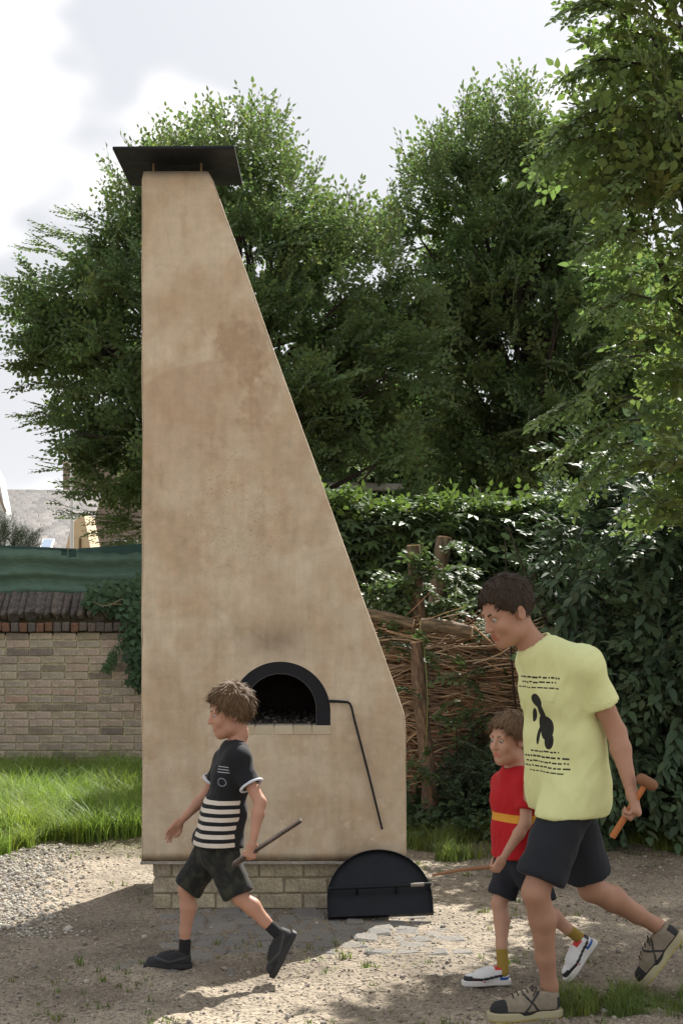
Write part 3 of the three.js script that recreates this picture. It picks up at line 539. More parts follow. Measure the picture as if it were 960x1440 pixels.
// ---------------------------------------------------------------- leaves, sprays, crowns
// one leaf: base at the origin, tip along +z, upper side +y
function leafGeo(len, wid, { rows = 4, fold = 0.25, curl = 0.2, fat = 0.42, lobes = false } = {}) {
  const pos = [], idx = [];
  const prof = (t) => { let w = Math.pow(Math.sin(Math.PI * Math.pow(t, fat < 0.5 ? 0.72 : 1)), 0.85); return w; };
  pos.push(0, 0, 0);
  for (let i = 1; i < rows; i++) { const t = i / rows, w = prof(t) * wid / 2 * (lobes && i % 2 ? 1.25 : 1), y = -curl * len * t * t, z = t * len; pos.push(-w, y + fold * w, z + (lobes ? (i % 2 ? len * 0.08 : -len * 0.06) : 0), 0, y, z, w, y + fold * w, z + (lobes ? (i % 2 ? len * 0.08 : -len * 0.06) : 0)); }
  pos.push(0, -curl * len, len);
  const b = (i, k) => 1 + (i - 1) * 3 + k, last = 1 + (rows - 1) * 3;
  idx.push(0, b(1, 1), b(1, 0), 0, b(1, 2), b(1, 1));
  for (let i = 1; i < rows - 1; i++) { const a = (k) => b(i, k), c = (k) => b(i + 1, k); idx.push(a(0), a(1), c(1), a(0), c(1), c(0), a(1), a(2), c(2), a(1), c(2), c(1)); }
  idx.push(b(rows - 1, 0), b(rows - 1, 1), last, b(rows - 1, 1), b(rows - 1, 2), last);
  return geo(pos, idx);
}
function colored(g, c) { const n = g.attributes.position.count, a = new Float32Array(n * 3); for (let i = 0; i < n; i++) a.set(c, i * 3); g.setAttribute('color', new THREE.BufferAttribute(a, 3)); return g; }
// a leafy twig along +z: leaves set alternately, nearly in one plane
function spray(R, { n = 20, L = 0.5, len = 0.07, wid = 0.04, rows = 3, flat = 0.45, subs = 2, droop = 0.15, stem = true, hang = 0 }) {
  const parts = [], lg = [leafGeo(len, wid, { rows, fold: 0.25, curl: 0.18 }), leafGeo(len, wid, { rows, fold: 0.4, curl: 0.05 }), leafGeo(len, wid * 1.1, { rows, fold: 0.1, curl: 0.3 })];
  const axis = (o, d, len2, cnt) => {
    for (let i = 0; i < cnt; i++) {
      const t = (i + 0.6) / cnt, p = o.clone().addScaledVector(d, t * len2); p.y -= droop * L * t * t;
      const side = i % 2 ? 1 : -1, a = R.r(0.6, 1.2) * (i === cnt - 1 ? 0.15 : 1);
      const sv = V(0, 1, 0).cross(d).normalize();
      const dir = d.clone().multiplyScalar(Math.cos(a)).addScaledVector(sv, side * Math.sin(a)); dir.y += R.r(-0.25, 0.15) - hang;
      const up = V(R.r(-flat, flat) , 1, R.r(-flat, flat));
      const g = bake(lg[Math.floor(R() * 3)], aim(p, dir, up, R.r(0.65, 1.12) * (1 - 0.25 * t)));
      const k = R.r(0.75, 1.2), y = R() < 0.12 ? 1.25 : 1;
      parts.push(colored(g, [k * y, k * (0.95 + 0.1 * y * 0.5), k * R.r(0.8, 1)]));
    }
    if (stem) { const e = o.clone().addScaledVector(d, len2); e.y -= droop * L; const m = o.clone().addScaledVector(d, len2 * 0.5); m.y -= droop * L * 0.25; const g = tube([o, m, e], L * 0.007, L * 0.003, 3, 3); g.deleteAttribute('uv'); parts.push(colored(g, [1.3, 0.85, 0.9])); }
  };
  axis(V(), V(0, 0, 1), L, n);
  for (let s = 0; s < subs; s++) { const t = 0.12 + 0.6 * (s + R()) / subs, a = R.r(0.5, 0.9) * (s % 2 ? 1 : -1), d = V(Math.sin(a), R.r(-0.1, 0.25), Math.cos(a)).normalize(); const o = V(0, -droop * L * t * t, t * L); axis(o, d, L * 0.45, Math.round(n * 0.42)); }
  const g = mergeGeometries(parts.map((q) => { q.deleteAttribute('uv'); return q; })); return g;
}
const leafMat = (c, o = {}) => phys({ color: lin(...c), vertexColors: true, transmission: 0.48, thickness: 0, roughness: 0.95, specularIntensity: 0.4, clearcoat: 0.45, clearcoatRoughness: 0.42, ...o });
// crown: rows of [height in the photograph, left edge, right edge] at distance d give the outline; clumps of sprays hang in an elliptic volume round it
function crown(R, { rows, d, depth = 0.5, clumps, per, rad, sprayLen, geo: g, mat, up = 0.35, inner = 0.42, gap = null, tint = 0.18, hangDown = 0, front = 0, over, wild = 1 }) {
  const k = d / F, ys = rows.map((r) => r[0]), tot = []; let acc = 0;
  const span = (py) => { for (let i = 0; i < rows.length - 1; i++) if (py >= rows[i][0] && py <= rows[i + 1][0]) { const t = (py - rows[i][0]) / (rows[i + 1][0] - rows[i][0]); return [lerp(rows[i][1], rows[i + 1][1], t), lerp(rows[i][2], rows[i + 1][2], t)]; } return null; };
  const y0 = ys[0], y1 = ys[ys.length - 1]; const cdf = []; for (let i = 0; i < 200; i++) { const s = span(lerp(y0, y1, (i + 0.5) / 200)); acc += Math.max(1, s[1] - s[0]); cdf.push(acc); }
  const mats = [], cols = [], centres = [];
  let guard = 0;
  while (centres.length < clumps && guard++ < clumps * 40) {
    const r = R() * acc; let i = 0; while (cdf[i] < r) i++;
    const py = lerp(y0, y1, (i + R()) / 200), s = span(py), pyc = py + rad / k * ((over ?? 1.2) - ((over ?? 1.2) + 0.25) * (py - y0) / (y1 - y0)); if (!s) continue;
    const th = R() * 6.2832, rho = Math.pow(lerp(inner * inner, 1, R()), 0.5);
    const hw = Math.max(0.12, (s[1] - s[0]) / 2 * k - rad * 0.8), hd = Math.max(0.12, Math.min(2.6, (s[1] - s[0]) / 2 * k) * depth);
    const xc = ((s[0] + s[1]) / 2 - PX) * k, zz = -d + front + rho * Math.sin(th) * hd, ps = -zz / d, c = V((xc + rho * Math.cos(th) * hw) * ps, EYE - (pyc - PY) * k * ps, zz);
    if (gap && gap(PX + c.x / k / ps, py, R)) continue;
    c.axis = V(xc, c.y - 0.35 * (y1 - y0) * k * 0.3, -d + front); c.edge = rho; centres.push(c);
  }
  const tuftTint = new THREE.Color();
  for (const c of centres) {
    const out = c.clone().sub(c.axis).normalize(), tk = 1 + tint * R.g(), tw = R.r(0, 1);
    const rr = rad * R.r(0.65, 1.2);
    for (let j = 0; j < per; j++) {
      const q = V(R.g(), R.g() * 0.75, R.g()).multiplyScalar(rr * 0.62), p = c.clone().add(q);
      const dir = out.clone().multiplyScalar(0.9).addScaledVector(q.clone().normalize(), 0.9).add(V(R.r(-0.5, 0.5), up + R.r(-0.35, 0.35) - hangDown, R.r(-0.5, 0.5)));
      mats.push(aim(p, dir, V(R.g() * wild, 0.55 + R.g() * wild, 0.25 + R.g() * wild), sprayLen * R.r(0.7, 1.25)));
      const kk = tk * R.r(0.85, 1.15); cols.push(lin(kk * (0.95 + 0.18 * tw), kk, kk * (0.95 - 0.1 * tw)));
    }
  }
  return { mats, cols, centres };
}
function limbs(R, base, top, centres, r0, count) {
  const parts = [];
  for (let i = 0; i < count; i++) {
    const c = centres[Math.floor(R() * centres.length)], t = R.r(0.25, 0.95), s = base.clone().lerp(top, t); if (s.y > c.y - 0.05) s.y = lerp(base.y, c.y, R.r(0.4, 0.8));
    s.x = lerp(base.x, top.x, (s.y - base.y) / (top.y - base.y)); s.z = lerp(base.z, top.z, (s.y - base.y) / (top.y - base.y));
    const m = s.clone().lerp(c, 0.5); m.y += R.r(-0.1, 0.25); m.x += R.r(-0.15, 0.15);
    parts.push(tube([s, m, c], r0 * R.r(0.3, 0.55), r0 * 0.08, 5, 6));
  }
  return mergeGeometries(parts);
}
{
  const R = rng(101);
  // hornbeam-like trees beyond the wall
  const g = spray(R, { n: 13, L: 1, len: 0.235, wid: 0.135, rows: 3, subs: 3, droop: 0.12, flat: 0.8 });
  const g2 = spray(R, { n: 13, L: 1, len: 0.15, wid: 0.085, rows: 3, subs: 2, droop: -0.03, flat: 1.0 });
  const mat = leafMat([0.112, 0.190, 0.068], { transmission: 0.50 });
  const A = thing('broadleaf_tree', 'wide leafy tree directly behind the kiln with branches spreading left over the houses', 'tree', V(), 0, 'trees around the yard');
  const rowsA = [[118, 330, 385], [150, 255, 420], [180, 190, 432], [230, 160, 440], [262, 140, 520], [300, 85, 580], [345, 30, 630], [400, 8, 645], [470, 12, 640], [540, 55, 632], [590, 50, 635], [640, 80, 640], [690, 100, 640], [735, 118, 620], [768, 150, 560]];
  const d = 19;
  const a = crown(R, { rows: rowsA.map(([y, a, b]) => [y + 48 * clamp(1 - (y - 118) / 420), a, b]), d, depth: 0.62, over: 1.8, clumps: 235, per: 16, rad: 0.38, sprayLen: 0.44, up: 0.3, inner: 0.25, gap: (x, y, r) => (y > 560 && x < 110 && r() < 0.35) || (y > 690 && x < 140 && r() < 0.4) || (N3(x * 0.018, y * 0.018, 3.3) > 0.24 && r() < 0.75) });
  // upright shoots along the top and wispy branch ends on the left
  const sh = [], sc = [];
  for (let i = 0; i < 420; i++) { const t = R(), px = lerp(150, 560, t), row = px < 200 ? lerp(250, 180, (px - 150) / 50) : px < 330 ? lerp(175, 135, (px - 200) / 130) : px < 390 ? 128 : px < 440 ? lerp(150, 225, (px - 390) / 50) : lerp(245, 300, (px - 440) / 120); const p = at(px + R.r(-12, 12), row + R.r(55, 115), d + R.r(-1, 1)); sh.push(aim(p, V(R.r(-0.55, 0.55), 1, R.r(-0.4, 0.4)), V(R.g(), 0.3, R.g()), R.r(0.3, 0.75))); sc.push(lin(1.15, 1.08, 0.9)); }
  for (const [px, py, ang, len] of [[60, 348, 0.5, 9], [20, 395, 0.25, 8], [18, 440, 0.05, 8], [38, 492, -0.1, 9], [70, 545, -0.1, 8], [50, 580, -0.05, 14], [85, 600, -0.15, 10], [95, 640, 0.1, 12], [82, 655, -0.1, 10], [110, 690, -0.1, 10], [105, 722, 0.2, 12], [135, 745, -0.2, 12], [160, 762, -0.1, 10], [100, 300, 0.6, 8], [70, 325, 0.4, 9], [160, 245, 0.9, 8]])
    for (let j = 0; j < len * 2.4; j++) { const t = R(), p = at(px + t * 90, py - t * 90 * Math.tan(ang) * -0.6 + R.r(-8, 8), d + R.r(-0.5, 0.3)); sh.push(aim(p, V(-1, ang * 0.7 + R.r(-0.35, 0.25), R.r(-0.5, 0.5)), V(R.r(-0.3, 0.3), 1, R.r(-0.3, 0.3)), R.r(0.26, 0.46))); const k = R.r(0.9, 1.25); sc.push(lin(k * 1.1, k, k * 0.85)); }
  inst('crown', g, mat, [...a.mats], A, [...a.cols]);
  inst('shoots', g2, mat, sh, A, sc);
  const base = V(-0.75, -0.1, -d - 0.1), top = V(-0.8, 6.6, -d);
  mesh('trunk', tube([base, V(-0.7, 2, -d), V(-0.85, 4, -d + 0.1), top], 0.20, 0.05, 12, 20, 0.2), bark, A);
  mesh('branches', limbs(R, base, top, a.centres, 0.16, 110), bark, A);

  const B = thing('broadleaf_tree', 'tall dark tree to the right of the kiln, its top rising to a double point', 'tree', V(), 0, 'trees around the yard');
  const dB = 21;
  const rowsB = [[92, 722, 745], [125, 668, 770], [150, 636, 790], [200, 575, 815], [260, 555, 860], [300, 530, 900], [360, 535, 930], [430, 560, 960], [520, 600, 985], [600, 590, 985], [680, 590, 970], [740, 620, 940]];
  const b = crown(R, { rows: rowsB.map(([y, a, b]) => [y + 38 * clamp(1 - (y - 92) / 380), a, b]), d: dB, depth: 0.55, over: 1.6, clumps: 260, per: 13, rad: 0.40, sprayLen: 0.48, up: 0.3, inner: 0.3, gap: (x, y, r) => (N3(x * 0.016 + 9, y * 0.016, 1.3) > 0.20 && r() < 0.7) });
  const sh2 = [], sc2 = [];
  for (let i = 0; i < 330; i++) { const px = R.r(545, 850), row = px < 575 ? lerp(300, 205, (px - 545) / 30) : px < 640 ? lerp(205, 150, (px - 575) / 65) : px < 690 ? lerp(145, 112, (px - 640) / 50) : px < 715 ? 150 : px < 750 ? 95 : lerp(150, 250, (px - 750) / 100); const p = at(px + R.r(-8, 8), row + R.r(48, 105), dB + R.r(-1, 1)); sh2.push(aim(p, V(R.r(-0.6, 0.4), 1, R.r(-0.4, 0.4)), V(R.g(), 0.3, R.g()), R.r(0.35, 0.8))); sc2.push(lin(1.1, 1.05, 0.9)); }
  inst('crown', g, mat, [...b.mats], B, [...b.cols]);
  inst('shoots', g2, mat, sh2, B, sc2);
  const bb = V(3.55, -0.1, -dB), bt = V(3.3, 8.2, -dB);
  mesh('trunk', tube([bb, V(3.6, 3, -dB), V(3.4, 5.5, -dB + 0.1), bt], 0.19, 0.05, 12, 20, 0.2), bark, B);
  mesh('branches', limbs(R, bb, bt, b.centres, 0.15, 110), bark, B);

  // darker trees further back close the view under the crowns
  const C = thing('broadleaf_tree', 'shadowed bushy tree filling the gap low between the two big trees', 'tree', V(), 0, 'trees around the yard');
  const rc = [[520, 520, 640], [580, 470, 720], [640, 455, 800], [700, 450, 820], [790, 450, 820]];
  const c = crown(R, { rows: rc, d: 24, depth: 0.5, clumps: 130, per: 22, rad: 0.6, sprayLen: 0.55, inner: 0.1, geo: g, mat, up: 0.2 });
  inst('crown', g, mat, c.mats, C, c.cols);
  mesh('trunk', tube([V(1.9, -0.1, -24), V(2.0, 2, -24), V(2.1, 4.6, -24)], 0.16, 0.05, 10, 14, 0.2), bark, C);
  mesh('branches', limbs(R, V(1.9, 0, -24), V(2.1, 4.6, -24), c.centres, 0.12, 30), bark, C);
  const E2 = thing('broadleaf_tree', 'shadowed broad tree far back at the right behind the hedge', 'tree', V(), 0, 'trees around the yard');
  const re = [[330, 830, 1040], [420, 800, 1080], [560, 760, 1100], [680, 740, 1100], [800, 760, 1100]];
  const e = crown(R, { rows: re, d: 25, depth: 0.45, clumps: 170, per: 22, rad: 0.65, sprayLen: 0.58, inner: 0.1, up: 0.2 });
  inst('crown', g, mat, e.mats, E2, e.cols);
  mesh('trunk', tube([V(6.3, -0.1, -25), V(6.2, 3, -25), V(6.3, 6.5, -25)], 0.18, 0.05, 10, 14, 0.2), bark, E2);
  mesh('branches', limbs(R, V(6.3, 0, -25), V(6.3, 6.5, -25), e.centres, 0.12, 30), bark, E2);

  // small yew-like bush in front of the slate roof
  const Y = thing('evergreen_bush', 'small dark evergreen bush poking up before the slate roof', 'bush', V());
  const ny = spray(R, { n: 30, L: 1, len: 0.16, wid: 0.022, rows: 2, subs: 4, droop: -0.05, flat: 1.2 });
  const ym = [], yc = [];
  for (let i = 0; i < 520; i++) { const px = R.r(-60, 52), hgt = px < 20 ? 722 + 22 * Math.abs(R.g()) : 742 + 10 * Math.abs(R.g()) + Math.abs(px - 34) * 0.5; const py = lerp(hgt, 815, Math.pow(R(), 1.2)); const p = at(px, py + 10, 22 + R.r(-0.5, 0.5)); ym.push(aim(p, V(R.r(-0.8, 0.8), 0.9, R.r(-0.6, 0.6)), V(R.g(), 1, R.g()), R.r(0.18, 0.34))); yc.push(lin(1, 1, 1)); }
  inst('foliage', ny, leafMat([0.030, 0.055, 0.026], { transmission: 0.2 }), ym, Y, yc);
  mesh('stem', tube([V(-4.6, 0, -22), V(-4.5, 1.4, -22), V(-4.4, 2.7, -22)], 0.05, 0.02, 8, 8), bark, Y);
}

// ---------------------------------------------------------------- the near tree, hedge and shrubs on the right
const leafParts = (R, parent, n, g, mat, place, maxCos) => { for (let i = 0; i < n; i++) { const m = mesh('leaf', g[Math.floor(R() * g.length)], mat[Math.floor(R() * mat.length)], parent); m.applyMatrix4(place(i)); } };
const solo = (g, c = [1, 1, 1]) => colored(g, c);
{
  const R = rng(202);
  const g = spray(R, { n: 12, L: 1, len: 0.23, wid: 0.135, rows: 4, subs: 2, droop: 0.18, flat: 0.7, hang: 0.1 });
  const mat = leafMat([0.140, 0.220, 0.064], { transmission: 0.52 });
  const T = thing('broadleaf_tree', 'near bright green tree hanging in from the right edge', 'tree', V(), 0, 'trees around the yard');
  const d = 8.7;
  const rows = [[-330, 900, 1500], [-200, 850, 1560], [-60, 815, 1560], [30, 805, 1540], [90, 795, 1500], [140, 770, 1480], [185, 765, 1450], [230, 790, 1440], [300, 840, 1430], [360, 845, 1420], [430, 850, 1400], [500, 850, 1400], [560, 835, 1390], [600, 780, 1380], [640, 815, 1380], [700, 860, 1350], [760, 880, 1300]];
  const a = crown(R, { rows, d, depth: 0.42, clumps: 230, per: 13, rad: 0.25, sprayLen: 0.34, up: 0.0, inner: 0.1, tint: 0.15, hangDown: 0.1, front: -0.3, gap: (x, y, r) => N3(x * 0.013 + 4, y * 0.013, 7.3) > 0.06 && r() < 0.93 });
  // reaching branch ends
  const extra = [], ec = [], twigs = [], tips = [];
  for (const [x0, y0, x1, y1, n] of [[900, 560, 765, 585, 30], [900, 590, 790, 640, 20], [890, 620, 815, 690, 14], [905, 150, 765, 195, 22], [900, 90, 790, 110, 18], [880, 25, 800, 15, 16], [910, 330, 825, 345, 16], [915, 420, 835, 440, 16], [900, 500, 830, 545, 18], [880, 200, 770, 215, 12], [930, 230, 850, 300, 14]]) {
    const A = at(x0, y0, d), B = at(x1, y1, d - 0.35), M = A.clone().lerp(B, 0.5); M.y += 0.07; const cu = new THREE.CatmullRomCurve3([A, M, B]);
    twigs.push(tube([A, M, B], 0.008, 0.003, 5, 8));
    for (let j = 0; j < n; j++) { const t = R(), p = cu.getPoint(t), dr = cu.getTangent(t); extra.push(aim(p, dr.add(V(R.r(-0.5, 0.4), R.r(-0.5, 0.25), R.r(-0.8, 0.8))), V(R.r(-0.3, 0.3), 1, R.r(-0.3, 0.3)), R.r(0.2, 0.36) * (1 - 0.3 * t))); const k = R.r(0.9, 1.25); ec.push(lin(k, k, k * 0.9)); }
    for (let j = 0; j < 22; j++) tips.push([cu, 0.25 + 0.75 * (j + R()) / 22]);
  }
  inst('crown', g, mat, [...a.mats, ...extra], T, [...a.cols, ...ec]);
  const lg = [leafGeo(0.078, 0.042, { rows: 5, fold: 0.3, curl: 0.2 }), leafGeo(0.07, 0.04, { rows: 5, fold: 0.15, curl: 0.3 }), leafGeo(0.085, 0.044, { rows: 5, fold: 0.4, curl: 0.1 })].map((q) => solo(q));
  const lm = [mat, leafMat([0.14, 0.205, 0.055], { transmission: 0.48 }), leafMat([0.11, 0.17, 0.048])];
  leafParts(R, T, tips.length, lg, lm, (i) => { const [cu, t] = tips[i], p = cu.getPoint(Math.min(t, 1)), dr = cu.getTangent(Math.min(t, 1)); const s = i % 2 ? 1 : -1; return aim(p, dr.multiplyScalar(0.7).add(V(0, -0.25 + R.r(-0.2, 0.2), s * 0.5)).add(V(R.r(-0.3, 0.3), s * 0.25, 0)), V(R.r(-0.4, 0.4), 1, R.r(-0.4, 0.6)), R.r(0.8, 1.15)); });
  const tb = V(2.9, -0.05, -9.3), tt = V(3.1, 6.2, -8.9);
  mesh('trunk', tube([tb, V(2.85, 1.6, -9.2), V(3.0, 3.6, -9.0), tt], 0.13, 0.05, 12, 20, 0.25), bark, T);
  mesh('branches', mergeGeometries([limbs(R, tb, tt, a.centres, 0.10, 70), ...twigs]), bark, T);
}
{
  // creeper-covered fence behind the brushwood
  const R = rng(303), d = 12.6, k = d / F;
  const F1 = thing('creeper_hedge', 'long hedge of creeper with sunlit top behind the brushwood fence', 'hedge', V());
  const lobed = (s) => { // five-pointed leaf
    const pos = [0, 0, 0], idx = [], n = 11, rad = [0.25, 0.75, 0.42, 0.95, 0.5, 1.08, 0.5, 0.95, 0.42, 0.75, 0.25];
    for (let i = 0; i < n; i++) { const a = (i / (n - 1) - 0.5) * 4.5, r = rad[i] * s * 0.62; pos.push(Math.sin(a) * r, (i % 2 ? -0.10 : 0.05) * s, Math.cos(a) * r + s * 0.30); }
    pos[1] = 0.04 * s; pos[2] = s * 0.28; for (let i = 0; i < n - 1; i++) idx.push(0, i + 1, i + 2); const g = geo(pos, idx); return g; };
  const tuft = (n, s, spread) => { const parts = []; for (let i = 0; i < n; i++) { const g0 = lobed(s * R.r(0.7, 1.2)), p = V(R.g() * spread, R.g() * spread, R.g() * spread * 0.5); const kk = R.r(0.7, 1.25); parts.push(colored(bake(g0, aim(p, V(R.r(-0.7, 0.7), R.r(-1.1, 0.1), R.r(-0.1, 0.6)), V(R.r(-0.4, 0.4), 0.7, R.r(0.2, 1)), 1)), [kk, kk * R.r(0.95, 1.05), kk * 0.95])); } return mergeGeometries(parts); };
  const tg = tuft(12, 0.145, 0.17);
  const surf = (x, t) => { // t 0 base in front .. 1 crest .. behind
    const top = 2.44 + 0.26 * fbm3(x * 1.7, 2, 1, 4) + 0.10 * sstep(2.2, 3.4, x); const bulge = 0.22 + 0.16 * N3(x * 1.1, t * 3, 2); const y = top * Math.min(1, t * 1.18), z = -d + bulge * Math.sin(Math.min(1, t * 1.1) * Math.PI * 0.75) - Math.max(0, t - 0.85) * 3.4 - 0.2; return V(x, y, z); };
  const mats = [], cols = [];
  for (let i = 0; i < 5200; i++) { const x = R.r(-0.4, 4.6), t = 1.08 * Math.pow(R(), 0.75), p = surf(x, t).add(V(R.g() * 0.06, R.g() * 0.07, R.g() * 0.08)); const out = V(R.r(-0.5, 0.5), t > 0.82 ? 1.1 : 0.25, t > 0.95 ? 0.1 : 0.9); mats.push(aim(p, out, V(R.r(-0.4, 0.4), 1, 0.3), R.r(0.7, 1.2))); const kk = R.r(0.75, 1.2); cols.push(lin(kk, kk, kk)); }
  inst('foliage', tg, leafMat([0.095, 0.155, 0.045], { transmission: 0.40 }), mats, F1, cols);
  const core = [];
  for (let i = 0; i < 44; i++) { const b = chamferBox(0.112, 2.15, 0.02, 0.003); b.translate(-0.5 + i * 0.12, 1.07, -d - 0.42 + (i % 2) * 0.006); core.push(b); }
  mesh('fence_boards', mergeGeometries(core), std({ color: lin(0.36, 0.27, 0.19), map: rep(tBark, 2, 0.6) }), F1);
  { const st = [], scol = [], sg = tube([V(0, 0, -0.5), V(0.03, 0.02, -0.2), V(-0.02, 0.03, 0.2), V(0.01, 0, 0.5)], 0.005, 0.003, 4, 8);
    for (let i = 0; i < 900; i++) { const p = surf(R.r(-0.4, 4.6), R.r(0.1, 0.62)); p.z -= R.r(0.05, 0.25); st.push(aim(p, V(R.r(-0.35, 0.35), -1, R.r(-0.2, 0.2)), V(0, 0, 1), R.r(0.4, 0.9))); const k = R.r(0.7, 1.3); scol.push(lin(0.30 * k, 0.19 * k, 0.11 * k)); }
    inst('dry_stems', sg, std({ color: lin(1, 1, 1) }), st, F1, scol); }
  // shoots standing up from the crest
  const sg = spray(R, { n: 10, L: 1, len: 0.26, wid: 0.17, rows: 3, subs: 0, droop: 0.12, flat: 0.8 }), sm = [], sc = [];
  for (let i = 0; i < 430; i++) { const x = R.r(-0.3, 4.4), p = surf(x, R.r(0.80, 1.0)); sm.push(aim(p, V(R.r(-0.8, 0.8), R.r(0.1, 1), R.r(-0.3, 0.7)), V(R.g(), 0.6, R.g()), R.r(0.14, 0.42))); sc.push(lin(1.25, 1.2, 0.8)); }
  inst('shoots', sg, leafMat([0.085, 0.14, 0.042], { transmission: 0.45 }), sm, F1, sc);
  const G = [lobed(0.11), lobed(0.13), lobed(0.095)].map((q) => solo(q)), LM = [[0.085, 0.14, 0.038], [0.10, 0.16, 0.04], [0.065, 0.115, 0.036]].map((c) => leafMat(c));
  leafParts(R, F1, 260, G, LM, () => { const x = R.r(0.45, 2.7), p = surf(x, R.r(0.55, 0.98)).add(V(0, 0, R.r(0.08, 0.2))); return aim(p, V(R.r(-0.7, 0.7), R.r(-1, 0.1), R.r(0.1, 0.6)), V(R.r(-0.4, 0.4), 0.8, R.r(0.3, 0.9)), R.r(0.85, 1.15)); });
}
{
  // large-leaved shrub in the shade on the right
  const R = rng(404);
  const S = thing('leafy_shrub', 'big dark shrub with large pointed leaves at the right edge behind the man', 'shrub', V(), 0, 'shrubs on the right');
  const g = spray(R, { n: 11, L: 1, len: 0.27, wid: 0.135, rows: 5, subs: 1, droop: 0.22, flat: 0.6, hang: 0.2 });
  const mat = leafMat([0.065, 0.112, 0.052], { transmission: 0.3, clearcoat: 0.5, clearcoatRoughness: 0.5 });
  const mats = [], cols = [], pts = [];
  const front = (px, py) => 9.5 + 0.9 * sstep(860, 740, px) + 0.35 * N3(px * 0.012, py * 0.012, 3) + 0.5 * sstep(800, 640, py) - 0.2 * sstep(1000, 1180, py);
  for (let i = 0; i < 3000; i++) {
    const px = R.r(735, 1180), py = 660 + 560 * Math.pow(R(), 0.9);
    const lim = py < 780 ? lerp(880, 770, (py - 660) / 120) : py < 1000 ? 755 : 790; if (px < lim + 14 * R.g()) continue;
    if (N3(px * 0.017, py * 0.017, 4.2) + 0.3 * N3(px * 0.05, py * 0.05, 1) < -0.10 + 0.12 * R()) continue;
    if (px > 870 && px < 960 && py > 1090 && py < 1170 && R() < 0.85) continue;
    const d = front(px, py) + Math.abs(R.g()) * 0.5, p = at(px, py, d); if (p.y < 0.12) continue;
    mats.push(aim(p, V(R.r(-1, 0.8), R.r(-0.9, 0.7), R.r(-0.2, 1)), V(R.r(-0.7, 0.7), 1, R.r(-0.3, 0.8)), R.r(0.2, 0.46) * (R() < 0.3 ? 0.7 : 1))); const k = R.r(0.7, 1.25); cols.push(lin(k, k, k));
  }
  inst('foliage', g, mat, mats, S, cols);
  const LG = [leafGeo(0.11, 0.056, { rows: 6, fold: 0.3, curl: 0.3 }), leafGeo(0.095, 0.052, { rows: 6, fold: 0.2, curl: 0.2 }), leafGeo(0.12, 0.056, { rows: 6, fold: 0.4, curl: 0.4 })].map((q) => solo(q));
  const LM = [[0.055, 0.100, 0.050], [0.070, 0.120, 0.052], [0.048, 0.088, 0.046]].map((c) => leafMat(c, { transmission: 0.3, clearcoat: 0.5, clearcoatRoughness: 0.5 }));
  const stems = [];
  for (let s = 0; s < 24; s++) {
    const px = R.r(790, 985), py = R.r(700, 1010), d = front(px, py) - 0.12, A = at(px + R.r(-10, 40), py - 20, d + 0.25), M = at(px, py + 25, d - 0.05), B = at(px - R.r(10, 60), py + R.r(60, 120), d - 0.15); stems.push(tube([A, M, B], 0.004, 0.002, 5, 8));
    const cu = new THREE.CatmullRomCurve3([A, M, B]);
    leafParts(R, S, 12, LG, LM, (i) => { const t = (i + 0.5) / 12, p = cu.getPoint(t), dr = cu.getTangent(t), sd = i % 2 ? 1 : -1; return aim(p, dr.multiplyScalar(0.5).add(V(sd * 0.7, -0.35, 0.3)), V(R.r(-0.2, 0.2), 1, R.r(0.2, 0.7)), R.r(0.75, 1.1)); });
  }
  for (let i = 0; i < 26; i++) { const x = R.r(1.7, 3.4), z = -R.r(9.8, 10.6); stems.push(tube([V(x, 0, z), V(x + R.r(-0.15, 0.15), 0.9, z + 0.1), V(x + R.r(-0.4, 0.3), R.r(1.6, 2.3), z + R.r(0, 0.4))], 0.012, 0.005, 5, 8)); }
  mesh('stems', mergeGeometries(stems), bark, S);
  // a dense bank of the same growth behind closes the shade
  const K = thing('leafy_shrub', 'deep shaded mass of shrub behind the large-leaved shrub on the right', 'shrub', V(), 0, 'shrubs on the right');
  const g2 = spray(R, { n: 12, L: 1, len: 0.24, wid: 0.13, rows: 3, subs: 2, droop: 0.2, flat: 0.6 }), m2 = [], c2 = [];
  for (let i = 0; i < 2200; i++) { const p = V(R.r(2.2, 6.0), 2.9 * Math.pow(R(), 0.8), -R.r(10.8, 12.2)); m2.push(aim(p, V(R.r(-1, 1), R.r(-0.3, 0.6), R.r(0, 1)), V(R.r(-0.3, 0.3), 1, 0.2), R.r(0.35, 0.55))); c2.push(lin(1, 1, 1)); }
  inst('foliage', g2, mat, m2, K, c2);
  mesh('stems', mergeGeometries([0, 1, 2, 3, 4, 5, 6, 7].map((i) => tube([V(2.4 + i * 0.45, 0, -11.4), V(2.5 + i * 0.45, 1.2, -11.5), V(2.3 + i * 0.45, 2.4, -11.4)], 0.025, 0.01, 6, 6))), bark, K);
}
